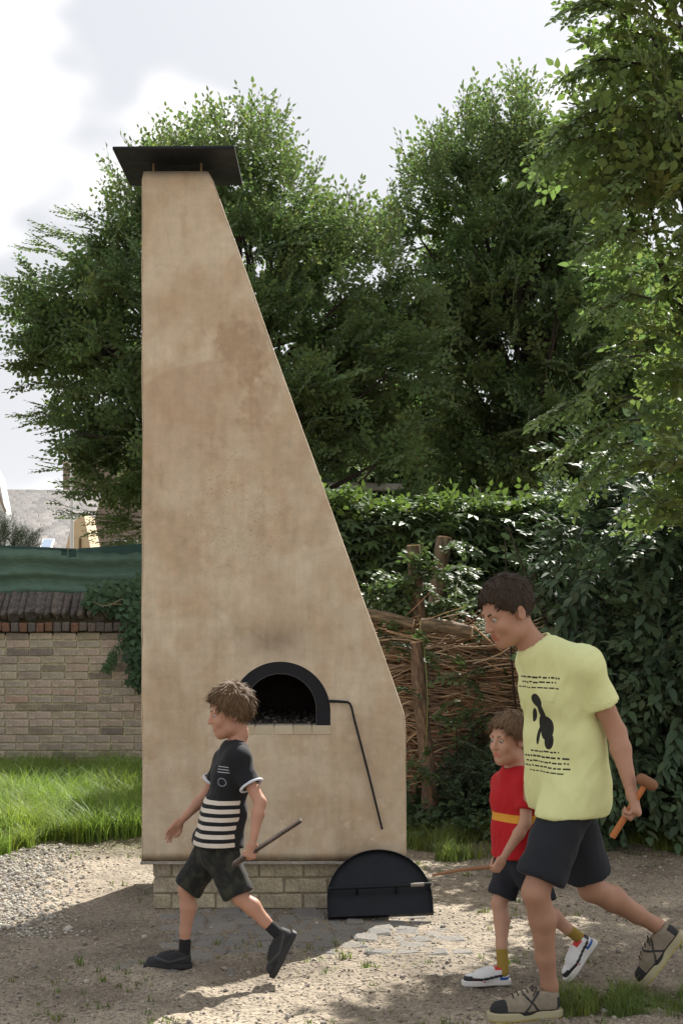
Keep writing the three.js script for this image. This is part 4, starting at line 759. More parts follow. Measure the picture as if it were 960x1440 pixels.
{
  // undergrowth along the foot of the brushwood fence
  const R = rng(505);
  const U = thing('bramble', 'low dark leafy undergrowth along the foot of the brushwood fence', 'undergrowth', V());
  const lf = spray(R, { n: 8, L: 1, len: 0.32, wid: 0.19, rows: 4, subs: 1, droop: 0.25, flat: 0.5, hang: 0.15 });
  const m = [], c = [];
  for (let i = 0; i < 1000; i++) {
    const px = R.r(566, 900), d = R.r(9.7, 10.7), hmax = px < 690 ? 0.10 : 0.45, y = hmax * Math.pow(R(), 0.8) * sstep(9.4, 10.3, d); const x = (px - PX) * d / F;
    m.push(aim(V(x, y + groundY(x, -d), -d), V(R.r(-1, 1), R.r(-0.2, 0.6), R.r(-0.1, 1)), V(R.r(-0.3, 0.3), 1, R.r(0, 0.4)), R.r(0.18, 0.30))); const k = R.r(0.7, 1.25); c.push(lin(k, k, k));
  }
  inst('foliage', lf, leafMat([0.045, 0.085, 0.036], { transmission: 0.3, clearcoat: 0.5, clearcoatRoughness: 0.5 }), m, U, c);
  const LG = [leafGeo(0.085, 0.055, { rows: 5, fold: 0.25, curl: 0.2 }), leafGeo(0.075, 0.05, { rows: 5, fold: 0.15, curl: 0.35 })].map((q) => solo(q)), LM = [[0.045, 0.085, 0.036], [0.06, 0.105, 0.04]].map((q) => leafMat(q, { transmission: 0.3, clearcoat: 0.5, clearcoatRoughness: 0.5 }));
  leafParts(R, U, 200, LG, LM, () => { const px = R.r(572, 900), d = R.r(9.6, 10.1), x = (px - PX) * d / F, hm = px < 690 ? 0.16 : 0.5; return aim(V(x, 0.04 + hm * R() * sstep(9.4, 10.1, d) + groundY(x, -d), -d), V(R.r(-1, 1), R.r(-0.3, 0.4), R.r(0.1, 1)), V(R.r(-0.3, 0.3), 1, R.r(0.1, 0.7)), R.r(0.8, 1.2)); });
  // small-leaved evergreen sprig bush rising before the brushwood
  const P = thing('small_leaved_bush', 'small-leaved dark bush growing in front of the brushwood beside the red-shirted child', 'bush', V());
  const sg = spray(R, { n: 22, L: 1, len: 0.13, wid: 0.075, rows: 3, subs: 4, droop: 0.1, flat: 0.8 }), pm = [], pc = [];
  for (let i = 0; i < 250; i++) { const px = lerp(630, 745, R()), top = 1035 + Math.abs(px - 690) * 1.1, py = lerp(top, 1150, Math.pow(R(), 0.9)); pm.push(aim(at(px, py, 10.3 + R.r(-0.25, 0.35)), V(R.r(-0.9, 0.5), R.r(0, 0.9), R.r(0, 0.8)), V(R.g(), 1, R.g()), R.r(0.16, 0.3))); const k = R.r(0.8, 1.2); pc.push(lin(k, k, k)); }
  inst('foliage', sg, leafMat([0.065, 0.11, 0.065], { transmission: 0.25, clearcoat: 0.5, clearcoatRoughness: 0.5 }), pm, P, pc);
  mesh('stems', mergeGeometries([0, 1, 2, 3, 4].map((i) => tube([V(1.35, 0, -10.4), V(1.3 + (i - 2) * 0.06, 0.3, -10.35), V(1.38 + (i - 2) * 0.12, 0.75, -10.3)], 0.009, 0.004, 5, 6))), bark, P);
  // grass clumps along the edge of the shrubs
  // ivy on the end of the brick wall
  const I = thing('ivy', 'dark ivy trailing over the coping beside the kiln', 'ivy', V());
  const iv = (() => { const parts = []; for (let i = 0; i < 14; i++) { const pos = [0, 0, 0, -0.45, 0.05, 0.25, -0.28, 0, 0.55, 0, -0.05, 1, 0.28, 0, 0.55, 0.45, 0.05, 0.25], gI = geo(pos, [0, 2, 1, 0, 3, 2, 0, 4, 3, 0, 5, 4]); const k = R.r(0.7, 1.3); parts.push(colored(bake(gI, aim(V(R.g() * 0.09, R.g() * 0.09, R.g() * 0.03), V(R.r(-0.7, 0.7), -0.7, R.r(0, 0.5)), V(R.r(-0.4, 0.4), 0.7, 0.9), R.r(0.05, 0.075))), [k, k, k])); } return mergeGeometries(parts); })();
  const im = [], ic = [];
  for (let i = 0; i < 250; i++) { const u = R(); let px, py; if (u < 0.42) { px = 207 - 78 * Math.pow(R(), 2.0); py = 838 - (px - 115) * 0.12 + R.r(-4, 22) * (0.4 + 0.6 * (px - 115) / 90); } else { const t = Math.pow(R(), 1.1); px = R.r(178 + 16 * t, 216) + 3 * R.g(); py = lerp(845, 955, t); } const wy = EYE - (py - PY) * WD / F; const z = wy > 1.55 ? -WD + 0.12 - (wy - 1.55) * 0.8 : -WD + 0.10; im.push(aim(V((px - PX) * WD / F, wy, z + R.r(0, 0.09)), V(R.r(-0.5, 0.5), R.r(-0.5, 0.5), 1), V(R.r(-0.4, 0.4), 1, 0), R.r(0.7, 1.15), 0)); const k = R.r(0.75, 1.2); ic.push(lin(k, k, k)); }
  for (let i = 0; i < 16; i++) { const t = R(); im.push(aim(at(170 - 22 * t + R.r(-3, 3), 905 + 40 * t, WD - 0.09), V(0, 0, 1), V(0, 1, 0), 0.4)); ic.push(lin(1.2, 1.2, 1)); }
  inst('foliage', iv, leafMat([0.048, 0.092, 0.042], { transmission: 0.25, clearcoat: 0.3 }), im, I, ic);
  mesh('stems', mergeGeometries([tube([at(205, 845, WD - 0.1), at(165, 850, WD - 0.12), at(128, 842, WD - 0.05)], 0.007, 0.004, 6, 12), tube([at(172, 842, WD - 0.14), at(150, 852, WD - 0.2), at(130, 846, WD - 0.16)], 0.006, 0.003, 6, 12), tube([at(190, 850, WD - 0.13), at(186, 900, WD - 0.13), at(196, 950, WD - 0.13)], 0.007, 0.003, 6, 12), tube([at(200, 850, WD - 0.13), at(172, 880, WD - 0.11), at(152, 935, WD - 0.09)], 0.004, 0.002, 6, 12)]), std({ color: lin(0.22, 0.16, 0.09) }), I);
}
{
  // brushwood (dead) hedge: upright logs with brash laid between them
  const R = rng(606), d = 11.2;
  const logEnd = std({ color: lin(0.50, 0.33, 0.20) });
  const post = (label, pts, r0, r1, cat = 'post', mt = logBark) => { const t = thing('log_post', label, cat, V(), 0, 'log posts of the brushwood fence'); mesh('trunk', tube(pts, r0, r1, 14, 24, 0.22), mt, t); const n = pts.length, e = pts[n - 1], dir = e.clone().sub(pts[n - 2]).normalize(); const cg = new THREE.CylinderGeometry(r1 * 0.9, r1 * 0.92, 0.012, 14); const c = mesh('cut_end', cg, logEnd, t); c.position.copy(e).addScaledVector(dir, 0.004); c.quaternion.setFromUnitVectors(V(0, 1, 0), dir); return t; };
  const at2 = (px, py, dd = d) => at(px, py, dd);
  const ground = (px, dd) => { const x = (px - PX) * dd / F; return V(x, groundY(x, -dd) - 0.05, -dd); };
  post('tall upright log post of the brushwood fence with a sawn pale top', [ground(600, 10.75), at2(592, 990, 10.75), at2(589, 900, 10.78), at2(585, 830, 10.8), at2(580.5, 768, 10.8)], 0.062, 0.052);
  post('leaning log post behind the tall upright one, half covered in creeper', [ground(598, 12.0), at2(606, 900, 12.0), at2(614, 830, 12.0), at2(624, 757, 12.05)], 0.060, 0.064, 'post', paleLog);
  post('shorter reddish log post standing next to the kiln edge', [ground(583, 10.6), at2(580, 1080, 10.62), at2(577, 1030, 10.65), at2(575, 955, 10.7)], 0.05, 0.043);
  post('thick lower log leaning against the brushwood near the ground', [ground(607, 10.2), at2(601, 1080, 10.25), at2(592, 1000, 10.32), at2(584, 905, 10.4)], 0.058, 0.046);
  const lying = (label, a, b, r, m) => { const t = thing('fallen_log', label, 'log', V(), 0, 'logs lying on the brushwood'); mesh('trunk', tube([a, a.clone().lerp(b, 0.5).add(V(0, 0.012, 0)), b], r, r * 0.88, 14, 16, 0.2), m, t); for (const [p, q] of [[a, b], [b, a]]) { const dir = p.clone().sub(q).normalize(); const c = mesh('cut_end', new THREE.CylinderGeometry(r * 0.8, r * 0.82, 0.01, 12), logEnd, t); c.position.copy(p).addScaledVector(dir, 0.004); c.quaternion.setFromUnitVectors(V(0, 1, 0), dir); } };
  lying('pale barked log lying across the top of the brushwood right of the post', at2(592, 879, 10.58), at2(662, 889, 10.52), 0.052, paleLog);
  lying('mossy log lying across the brushwood left of the post, behind the kiln edge', at2(500, 862, 10.62), at2(580, 878, 10.58), 0.05, paleLog);
  // brash: laid twigs as one mass, and the stouter sticks singly
  const B = thing('brushwood', 'tangle of brown cut branches and twigs laid between the posts', 'brushwood', V());
  const tw = []; for (let i = 0; i < 6; i++) { const pts = []; let y = 0, x = 0; for (let k = 0; k <= 5; k++) { pts.push(V(x, y, k / 5 - 0.5)); x += R.r(-0.05, 0.05); y += R.r(-0.05, 0.05); } tw.push(tube(pts, 0.0062, 0.0022, 4, 8)); }
  const cl = [[0.46, 0.335, 0.22], [0.34, 0.235, 0.155], [0.58, 0.44, 0.30], [0.26, 0.18, 0.125], [0.44, 0.26, 0.15]];
  const box = (R2) => { const px = R2.r(500, 790); const top = px < 560 ? 880 : px < 700 ? 885 + (px - 560) * 0.07 : 900 + (px - 700) * 0.4; return [px, lerp(top, 1130, Math.pow(R2(), 0.95))]; };
  tw.forEach((g, i) => {
    const m = [], c = [];
    for (let j = 0; j < 800; j++) { const [px, py] = box(R), dd = 10.62 + 0.8 * Math.pow(R(), 1.5), p = at(px, py, dd); const band = Math.floor((py - 870) / 38); const dir = V(1, 0.20 * Math.sin(band * 2.3 + 1) + R.r(-0.16, 0.16) * (R() < 0.15 ? 5 : 1), R.r(-0.35, 0.35)); m.push(aim(p, dir, V(0, 1, R.r(-0.5, 0.5)), V(R.r(0.5, 1.6), R.r(0.5, 1.6), R.r(0.35, 1.15)), R.r(0, 6.28))); const q = cl[Math.floor(R() * 5)], k = R.r(0.7, 1.2); c.push(lin(q[0] * k, q[1] * k, q[2] * k)); }
    kind(inst('twigs', g, std({ color: lin(1, 1, 1) }), m, B, c), 'stuff');
  });
  const sg = []; for (let i = 0; i < 4; i++) sg.push(tube([V(0, 0, -0.5), V(R.r(-0.04, 0.04), R.r(-0.05, 0.05), -0.15), V(R.r(-0.04, 0.04), R.r(-0.05, 0.05), 0.2), V(0, R.r(-0.04, 0.04), 0.5)], 0.012, 0.007, 7, 10, 0.2));
  const sm = cl.map((q) => std({ color: lin(...q), map: rep(tBark, 1, 2) }));
  for (let j = 0; j < 150; j++) { const [px, py] = box(R); const s = mesh('stick', sg[j % 4], sm[j % 5], B); s.applyMatrix4(aim(at(px, py, R.r(10.65, 10.85)), V(1, R.r(-0.25, 0.25) * (R() < 0.2 ? 3 : 1), R.r(-0.2, 0.2)), V(0, 1, 0), V(R.r(0.5, 1.1), R.r(0.5, 1.1), R.r(0.3, 1.0)), R.r(0, 6.28))); }
  // withered fronds hanging in it
  const fr = spray(R, { n: 26, L: 1, len: 0.12, wid: 0.02, rows: 2, subs: 4, droop: 0.3, flat: 1.0 }), fm = [], fc = [];
  for (let i = 0; i < 420; i++) { const [px, py] = box(R); fm.push(aim(at(px, py + 6, R.r(10.62, 11.0)), V(R.r(-1, 1), R.r(-1, 0.1), R.r(0, 0.5)), V(R.g(), 1, R.g()), R.r(0.14, 0.3))); const q = R() < 0.3 ? [0.40, 0.17, 0.08] : [0.40, 0.28, 0.16]; fc.push(lin(...q)); }
  kind(inst('withered_fronds', fr, std({ color: lin(1, 1, 1), vertexColors: true }), fm, B, fc), 'stuff');
  const bk = new THREE.BoxGeometry(3.2, 1.45, 0.25); bk.translate(1.75, 0.72, -11.62); mesh('packed_earth', boxUV(bk), std({ color: lin(0.24, 0.165, 0.105), map: rep(tBark, 2, 2) }), B);
  // creeper leaves scrambling over the posts and brash
  const V1 = thing('creeper', 'bright creeper shoots scrambling over the posts and brushwood', 'creeper', V());
  const cg = spray(R, { n: 9, L: 1, len: 0.30, wid: 0.20, rows: 4, subs: 1, droop: 0.15, flat: 0.6 }), vm = [], vc = [];
  for (const [x0, y0, x1, y1, n, dd, hw] of [[520, 848, 580, 820, 60, 10.95, 12], [585, 805, 640, 800, 22, 10.9, 10], [570, 862, 660, 856, 30, 11.1, 9], [545, 835, 605, 850, 14, 11, 10], [650, 790, 655, 860, 12, 11.8, 9], [628, 757, 648, 762, 5, 12, 5], [660, 865, 700, 930, 18, 10.9, 12], [700, 880, 735, 960, 9, 10.8, 12], [575, 912, 600, 916, 7, 10.5, 8], [590, 960, 605, 1010, 6, 10.2, 8], [575, 1050, 600, 1090, 10, 10.15, 8], [640, 940, 660, 960, 8, 10.6, 8], [660, 1000, 680, 1030, 12, 10.5, 10], [530, 880, 560, 905, 16, 10.8, 9]])
    for (let j = 0; j < n; j++) { const t = R(); vm.push(aim(at(lerp(x0, x1, t) + hw * R.g(), lerp(y0, y1, t) + hw * R.g(), dd - 0.05 + R.r(-0.12, 0.08)), V(R.r(-1, 1), R.r(-0.5, 0.6), R.r(0, 1)), V(R.r(-0.4, 0.4), 1, R.r(0, 0.6)), R.r(0.14, 0.30))); const k = R.r(0.8, 1.25); vc.push(lin(k, k, k)); }
  inst('foliage', cg, leafMat([0.075, 0.125, 0.038], { transmission: 0.42 }), vm, V1, vc);
  mesh('stems', mergeGeometries([tube([ground(640, 10.9), at(650, 940, 10.7), at(640, 850, 10.9), at(650, 790, 11.7)], 0.005, 0.003, 5, 14), tube([ground(590, 10.3), at(600, 960, 10.2), at(575, 850, 10.75), at(525, 840, 10.9)], 0.005, 0.003, 5, 14), tube([ground(710, 10.6), at(715, 960, 10.7), at(690, 880, 10.8)], 0.005, 0.003, 5, 14)]), std({ color: lin(0.16, 0.17, 0.06) }), V1);
}

// ---------------------------------------------------------------- grass
{
  const R = rng(707);
  const tuft = (n, h, spread, lean, W0 = 0.0024) => {
    const pos = [], idx = [], col = [];
    for (let i = 0; i < n; i++) {
      const a = R() * 6.283, r = spread * Math.sqrt(R()), bx = Math.cos(a) * r, bz = Math.sin(a) * r, hh = h * R.r(0.55, 1.15), la = R() * 6.283, l = lean * hh * R.r(0.2, 1.3), w = W0 * (1 + R()), wx = Math.cos(la + 1.57) * w, wz = Math.sin(la + 1.57) * w, k = R.r(0.75, 1.2), s = pos.length / 3, dry = R() < 0.06;
      for (let j = 0; j <= 3; j++) { const t = j / 3, q = t * t, cx = bx + Math.cos(la) * l * q, cz = bz + Math.sin(la) * l * q, cy = hh * (t - 0.22 * q * lean), tw = 1 - t * 0.92; pos.push(cx - wx * tw, cy, cz - wz * tw, cx + wx * tw, cy, cz + wz * tw); const c = dry ? [1.9 * k, 1.35 * k, 1.1 * k] : [k, k, k * 0.9]; col.push(...c, ...c); }
      for (let j = 0; j < 3; j++) { const o = s + j * 2; idx.push(o, o + 1, o + 2, o + 1, o + 3, o + 2); }
    }
    return geo(pos, idx, null, col);
  };
  const gm = (c) => leafMat(c, { transmission: 0.5 });
  const place = (name, label, g, mat, n, f) => { const m = [], c = []; let guard = 0; while (m.length < n && guard++ < n * 30) { const q = f(); if (!q) continue; const [x, d, s] = q; m.push(new THREE.Matrix4().makeRotationY(R() * 6.28).setPosition(x, groundY(x, -d) - 0.004, -d).multiply(new THREE.Matrix4().makeScale(s, s * R.r(0.8, 1.2), s))); const k = R.r(0.75, 1.2), yl = R.r(0, 1) * (N3(x * 1.5, d * 1.5, 2) > 0 ? 1 : 0.3); c.push(lin(k * (1 + 0.25 * yl), k, k * (1 - 0.2 * yl))); } return tag(kind(inst(name, g, mat, m, null, c), 'stuff'), label); };
  const long = tuft(20, 0.30, 0.06, 0.95, 0.0036), mid = tuft(20, 0.13, 0.05, 0.7), small = tuft(7, 0.055, 0.02, 0.8);
  place('grass', 'long lush green grass growing between the wall and the gravel', long, gm([0.20, 0.315, 0.05]), 4300, () => {
    const d = R.r(8.4, 13.52), x = R.r(-4.2, -0.86); const edge = d < 9.9 ? -1.72 - (9.9 - d) * 0.28 + 0.18 * N3(d * 2.1, 0.5, 3) : -0.86; if (x > edge) return null; if (d < 10.2 && R() < sstep(10.2, 8.4, d) * 0.9) return null; if (N3(x * 2.2, d * 2.2, 6) < -0.28) return null; return [x, d, R.r(0.6, 1.1) * (1 + 0.45 * N3(x * 1.7, d * 1.7, 8)) * lerp(0.7, 1.05, sstep(8.5, 10.2, d))]; });
  place('grass', 'short grass fringing the foot of the shrubs on the right', mid, gm([0.14, 0.22, 0.045]), 900, () => { const d = 9.75 - Math.abs(R.g()) * 0.45, x = R.r(0.75, 3.0); if (N3(x * 1.6, d * 1.6, 5) < -0.05) return null; return [x, d, R.r(0.5, 1.3)]; });
  place('grass', 'green clump of grass in the bottom right by the brown shoe', mid, gm([0.15, 0.235, 0.05]), 240, () => { const px = R.r(775, 985), d = 3200 / (1412 - PY + R.r(-12, 18)), x = (px - PX) * d / F; if (px < 800 && R() < 0.4) return null; return [x, d, R.r(0.45, 0.95) * (N3(px * 0.03, 1, 2) > -0.1 ? 1 : 0.5)]; });
  place('weeds', 'sparse little tufts of grass dotted over the earth', small, gm([0.15, 0.22, 0.05]), 230, () => { const d = R.r(5.3, 9.4), x = R.r(-0.23, 0.28) * d; if (N3(x * 1.3 + 5, d * 1.3, 9) < 0.12 - 0.10 * R()) return null; if (Math.abs(x) < 0.8 && d > 6.9 && d < 8.8) return null; return [x, d, R.r(0.4, 1.15)]; });
}

// ---------------------------------------------------------------- people
function nets(f, lo, hi, h) {
  const nx = Math.ceil((hi.x - lo.x) / h) + 1, ny = Math.ceil((hi.y - lo.y) / h) + 1, nz = Math.ceil((hi.z - lo.z) / h) + 1;
  const F1 = new Float32Array(nx * ny * nz), sx = 1, sy = nx, sz = nx * ny;
  // coarse pass: where the field is far from zero, neighbours within reach are skipped
  const st = 4, far = h * st * 1.9;
  F1.fill(NaN);
  for (let k = 0; k < nz; k += st) for (let j = 0; j < ny; j += st) for (let i = 0; i < nx; i += st) {
    const ci = Math.min(nx - 1, i + 1.5), cj = Math.min(ny - 1, j + 1.5), ck = Math.min(nz - 1, k + 1.5), c = f(lo.x + ci * h, lo.y + cj * h, lo.z + ck * h);
    const skip = Math.abs(c) > far;
    for (let c3 = k; c3 < Math.min(nz, k + st); c3++) for (let b = j; b < Math.min(ny, j + st); b++) for (let a = i; a < Math.min(nx, i + st); a++) F1[a + b * sy + c3 * sz] = skip ? c : f(lo.x + a * h, lo.y + b * h, lo.z + c3 * h);
  }
  const id = new Int32Array(nx * ny * nz).fill(-1), pos = [], idx = [], off = [0, 1, sy, sy + 1, sz, sz + 1, sz + sy, sz + sy + 1];
  const E = [[0, 1], [2, 3], [4, 5], [6, 7], [0, 2], [1, 3], [4, 6], [5, 7], [0, 4], [1, 5], [2, 6], [3, 7]];
  for (let k = 0; k < nz - 1; k++) for (let j = 0; j < ny - 1; j++) for (let i = 0; i < nx - 1; i++) {
    const o = i + j * sy + k * sz; let m = 0; for (let q = 0; q < 8; q++) if (F1[o + off[q]] < 0) m |= 1 << q; if (m === 0 || m === 255) continue;
    let x = 0, y = 0, z = 0, n = 0;
    for (const [a, b] of E) { const A = F1[o + off[a]], B = F1[o + off[b]]; if ((A < 0) === (B < 0)) continue; const t = A / (A - B); x += lerp(a & 1, b & 1, t); y += lerp((a >> 1) & 1, (b >> 1) & 1, t); z += lerp(a >> 2, b >> 2, t); n++; }
    id[o] = pos.length / 3; pos.push(lo.x + (i + x / n) * h, lo.y + (j + y / n) * h, lo.z + (k + z / n) * h);
  }
  const S = [sx, sy, sz];
  for (let k = 1; k < nz - 1; k++) for (let j = 1; j < ny - 1; j++) for (let i = 1; i < nx - 1; i++) {
    const o = i + j * sy + k * sz, A = F1[o] < 0;
    for (let a = 0; a < 3; a++) { if (A === (F1[o + S[a]] < 0)) continue; const u = S[(a + 1) % 3], v = S[(a + 2) % 3], q = [id[o - u - v], id[o - v], id[o], id[o - u]]; if (q.some((t) => t < 0)) continue; A ? idx.push(q[0], q[1], q[2], q[0], q[2], q[3]) : idx.push(q[0], q[2], q[1], q[0], q[3], q[2]); }
  }
  return geo(pos, idx);
}
const cap = (a, b, ra, rb = ra) => { const ax = a.x, ay = a.y, az = a.z, dx = b.x - ax, dy = b.y - ay, dz = b.z - az, L = dx * dx + dy * dy + dz * dz || 1e-9; return (x, y, z) => { const px = x - ax, py = y - ay, pz = z - az, t = Math.min(1, Math.max(0, (px * dx + py * dy + pz * dz) / L)), qx = px - t * dx, qy = py - t * dy, qz = pz - t * dz; return Math.sqrt(qx * qx + qy * qy + qz * qz) - (ra + (rb - ra) * t); }; };
const ell = (cx, cy, cz, rx, ry, rz) => (x, y, z) => { const a = (x - cx) / rx, b = (y - cy) / ry, c = (z - cz) / rz, k0 = Math.sqrt(a * a + b * b + c * c), a2 = a / rx, b2 = b / ry, c2 = c / rz, k1 = Math.sqrt(a2 * a2 + b2 * b2 + c2 * c2); return k1 < 1e-9 ? -Math.min(rx, ry, rz) : k0 * (k0 - 1) / k1; };
const smin = (a, b, k) => { const h = Math.max(k - Math.abs(a - b), 0) / k; return Math.min(a, b) - h * h * k * 0.25; };
const smax = (a, b, k) => -smin(-a, -b, k);
const uni = (list, k) => (x, y, z) => { let d = 1e3; for (const q of list) d = smin(d, q(x, y, z), k); return d; };
function headSDF() {
  const skull = ell(0, 0.038, -0.014, 0.075, 0.084, 0.094), face = ell(0, -0.032, 0.026, 0.058, 0.083, 0.064), jaw = cap(V(-0.038, -0.075, 0.012), V(0, -0.095, 0.058), 0.026, 0.020), jaw2 = cap(V(0.038, -0.075, 0.012), V(0, -0.095, 0.058), 0.026, 0.020);
  const chk = ell(0.036, -0.030, 0.060, 0.024, 0.024, 0.022), chk2 = ell(-0.036, -0.030, 0.060, 0.024, 0.024, 0.022), brow = cap(V(-0.040, 0.020, 0.070), V(0.040, 0.020, 0.070), 0.012);
  const nose = cap(V(0, 0.010, 0.086), V(0, -0.030, 0.103), 0.0075, 0.0115), nl = ell(0.010, -0.033, 0.094, 0.008, 0.007, 0.009), nr = ell(-0.010, -0.033, 0.094, 0.008, 0.007, 0.009);
  const sl = ell(0.031, 0.002, 0.094, 0.018, 0.011, 0.018), sr = ell(-0.031, 0.002, 0.094, 0.018, 0.011, 0.018), lu = cap(V(-0.019, -0.0605, 0.082), V(0.019, -0.0605, 0.082), 0.0068), ll = cap(V(-0.016, -0.0715, 0.081), V(0.016, -0.0715, 0.081), 0.0075), mo = cap(V(-0.022, -0.0660, 0.091), V(0.022, -0.0660, 0.091), 0.0026);
  const el = ell(0.077, -0.006, -0.012, 0.010, 0.031, 0.019), er = ell(-0.077, -0.006, -0.012, 0.010, 0.031, 0.019), hl = ell(0.087, -0.002, -0.008, 0.006, 0.018, 0.010), hr = ell(-0.087, -0.002, -0.008, 0.006, 0.018, 0.010), neck = cap(V(0, -0.06, -0.030), V(0, -0.112, -0.036), 0.050, 0.048);
  return (x, y, z) => {
    let d = smin(skull(x, y, z), face(x, y, z), 0.035); d = smin(d, jaw(x, y, z), 0.03); d = smin(d, jaw2(x, y, z), 0.03); d = smin(d, chk(x, y, z), 0.02); d = smin(d, chk2(x, y, z), 0.02); d = smin(d, brow(x, y, z), 0.018); d = smin(d, neck(x, y, z), 0.03);
    d = smax(d, -sl(x, y, z), 0.012); d = smax(d, -sr(x, y, z), 0.012);
    d = smin(d, nose(x, y, z), 0.012); d = smin(d, nl(x, y, z), 0.008); d = smin(d, nr(x, y, z), 0.008); d = smin(d, lu(x, y, z), 0.008); d = smin(d, ll(x, y, z), 0.008); d = smax(d, -mo(x, y, z), 0.003);
    d = smin(d, smax(el(x, y, z), -hl(x, y, z), 0.005), 0.006); d = smin(d, smax(er(x, y, z), -hr(x, y, z), 0.005), 0.006); return d;
  };
}
function hairSDF(len, seed) {
  const sk = ell(0, 0.044, -0.018, 0.083 + len * 0.5, 0.087 + len, 0.101 + len * 0.6);
  return (x, y, z) => {
    let d = sk(x, y, z); if (Math.abs(d) < 0.03) d += (0.006 + len * 0.12) * N3(x * 42 + seed, y * 18, z * 26) + 0.0045 * N3(x * 120, y * 36 + seed, z * 70);
    const jag = 0.010 * N3(x * 70, 3 + seed, z * 40), side = Math.abs(x) > 0.05 ? 0.012 : 0;
    const line = z > 0.035 ? 0.040 + 0.75 * (z - 0.035) : z > -0.03 ? 0.040 - (0.035 - z) * 0.75 : 0.040 - 0.049 - (-0.03 - z) * 1.0;
    const cut = (Math.max(line, -0.055) - side * 1.2 + jag) - y; return smax(d, cut, 0.012);
  };
}
let HEAD, HAIR = {};
const headGeo = () => HEAD ??= nets(headSDF(), V(-0.10, -0.16, -0.13), V(0.10, 0.14, 0.13), 0.0036);
function handGeo(curl, thumb = 0.5) {
  const list = [], palm = [cap(V(-0.026, 0.02, 0), V(-0.022, 0.078, 0.002), 0.0125, 0.012), cap(V(-0.008, 0.018, 0), V(-0.007, 0.084, 0), 0.014, 0.0125), cap(V(0.010, 0.018, 0), V(0.009, 0.085, 0), 0.014, 0.0125), cap(V(0.024, 0.022, 0.002), V(0.025, 0.080, 0.001), 0.014, 0.0122), cap(V(0, -0.035, 0), V(0, 0.02, 0), 0.022, 0.024)];
  const fing = [[-0.026, 0.078, 0.056, 0.0076], [-0.0085, 0.086, 0.072, 0.0084], [0.0090, 0.087, 0.079, 0.0086], [0.0265, 0.082, 0.070, 0.0084]];
  const F2 = fing.map(([x, y, L, r], n) => { const segs = []; let p = V(x, y - 0.008, 0.001), a = curl * 0.75 + n * 0.04; const ls = [0.46, 0.31, 0.27]; ls.forEach((q, i) => { const e = p.clone().add(V((x > 0 ? 0.06 : -0.08) * q * L * (1 - curl * 0.5), Math.cos(a) * q * L, Math.sin(a) * q * L)); segs.push(cap(p, e, r * (1 - i * 0.08), r * (0.94 - i * 0.1))); p = e; a += curl * 0.95; }); return uni(segs, 0.004); });
  const T = [cap(V(0.020, 0.020, 0.004), V(0.043, 0.044, 0.012 + thumb * 0.010), 0.014, 0.0115), cap(V(0.043, 0.044, 0.012 + thumb * 0.010), V(0.046 - thumb * 0.012, 0.072, 0.020 + thumb * 0.018), 0.011, 0.0098), cap(V(0.046 - thumb * 0.012, 0.072, 0.020 + thumb * 0.018), V(0.038 - thumb * 0.022, 0.093, 0.024 + thumb * 0.022), 0.0095, 0.0078)];
  const P = uni(palm, 0.016), TT = uni(T, 0.008);
  return nets((x, y, z) => { let d = P(x, y, z); d = smin(d, TT(x, y, z), 0.012); for (const q of F2) d = smin(d, q(x, y, z), 0.005); return d; }, V(-0.075, -0.07, -0.045), V(0.085, 0.19, 0.12), 0.0034);
}
const frame = (p, y, z, s, flip = 1) => { const Y = y.clone().normalize(), Z = z.clone().addScaledVector(Y, -z.dot(Y)).normalize(), X = Y.clone().cross(Z).multiplyScalar(flip); const m = new THREE.Matrix4().makeBasis(X, Y, Z); m.scale(V(s, s, s)); m.setPosition(p); return m; };
const mirrored = (g) => { const i = g.index.array.slice(); for (let k = 0; k < i.length; k += 3) { const t = i[k]; i[k] = i[k + 1]; i[k + 1] = t; } const c = g.clone(); c.setIndex(new THREE.BufferAttribute(i, 1)); return c; };
function shoeFrame(heel, toe) { const z = toe.clone().sub(heel).normalize(), y = V(0, 1, 0).addScaledVector(z, -z.y).normalize(), x = y.clone().cross(z); const m = new THREE.Matrix4().makeBasis(x, y, z); m.setPosition(heel); return m; }
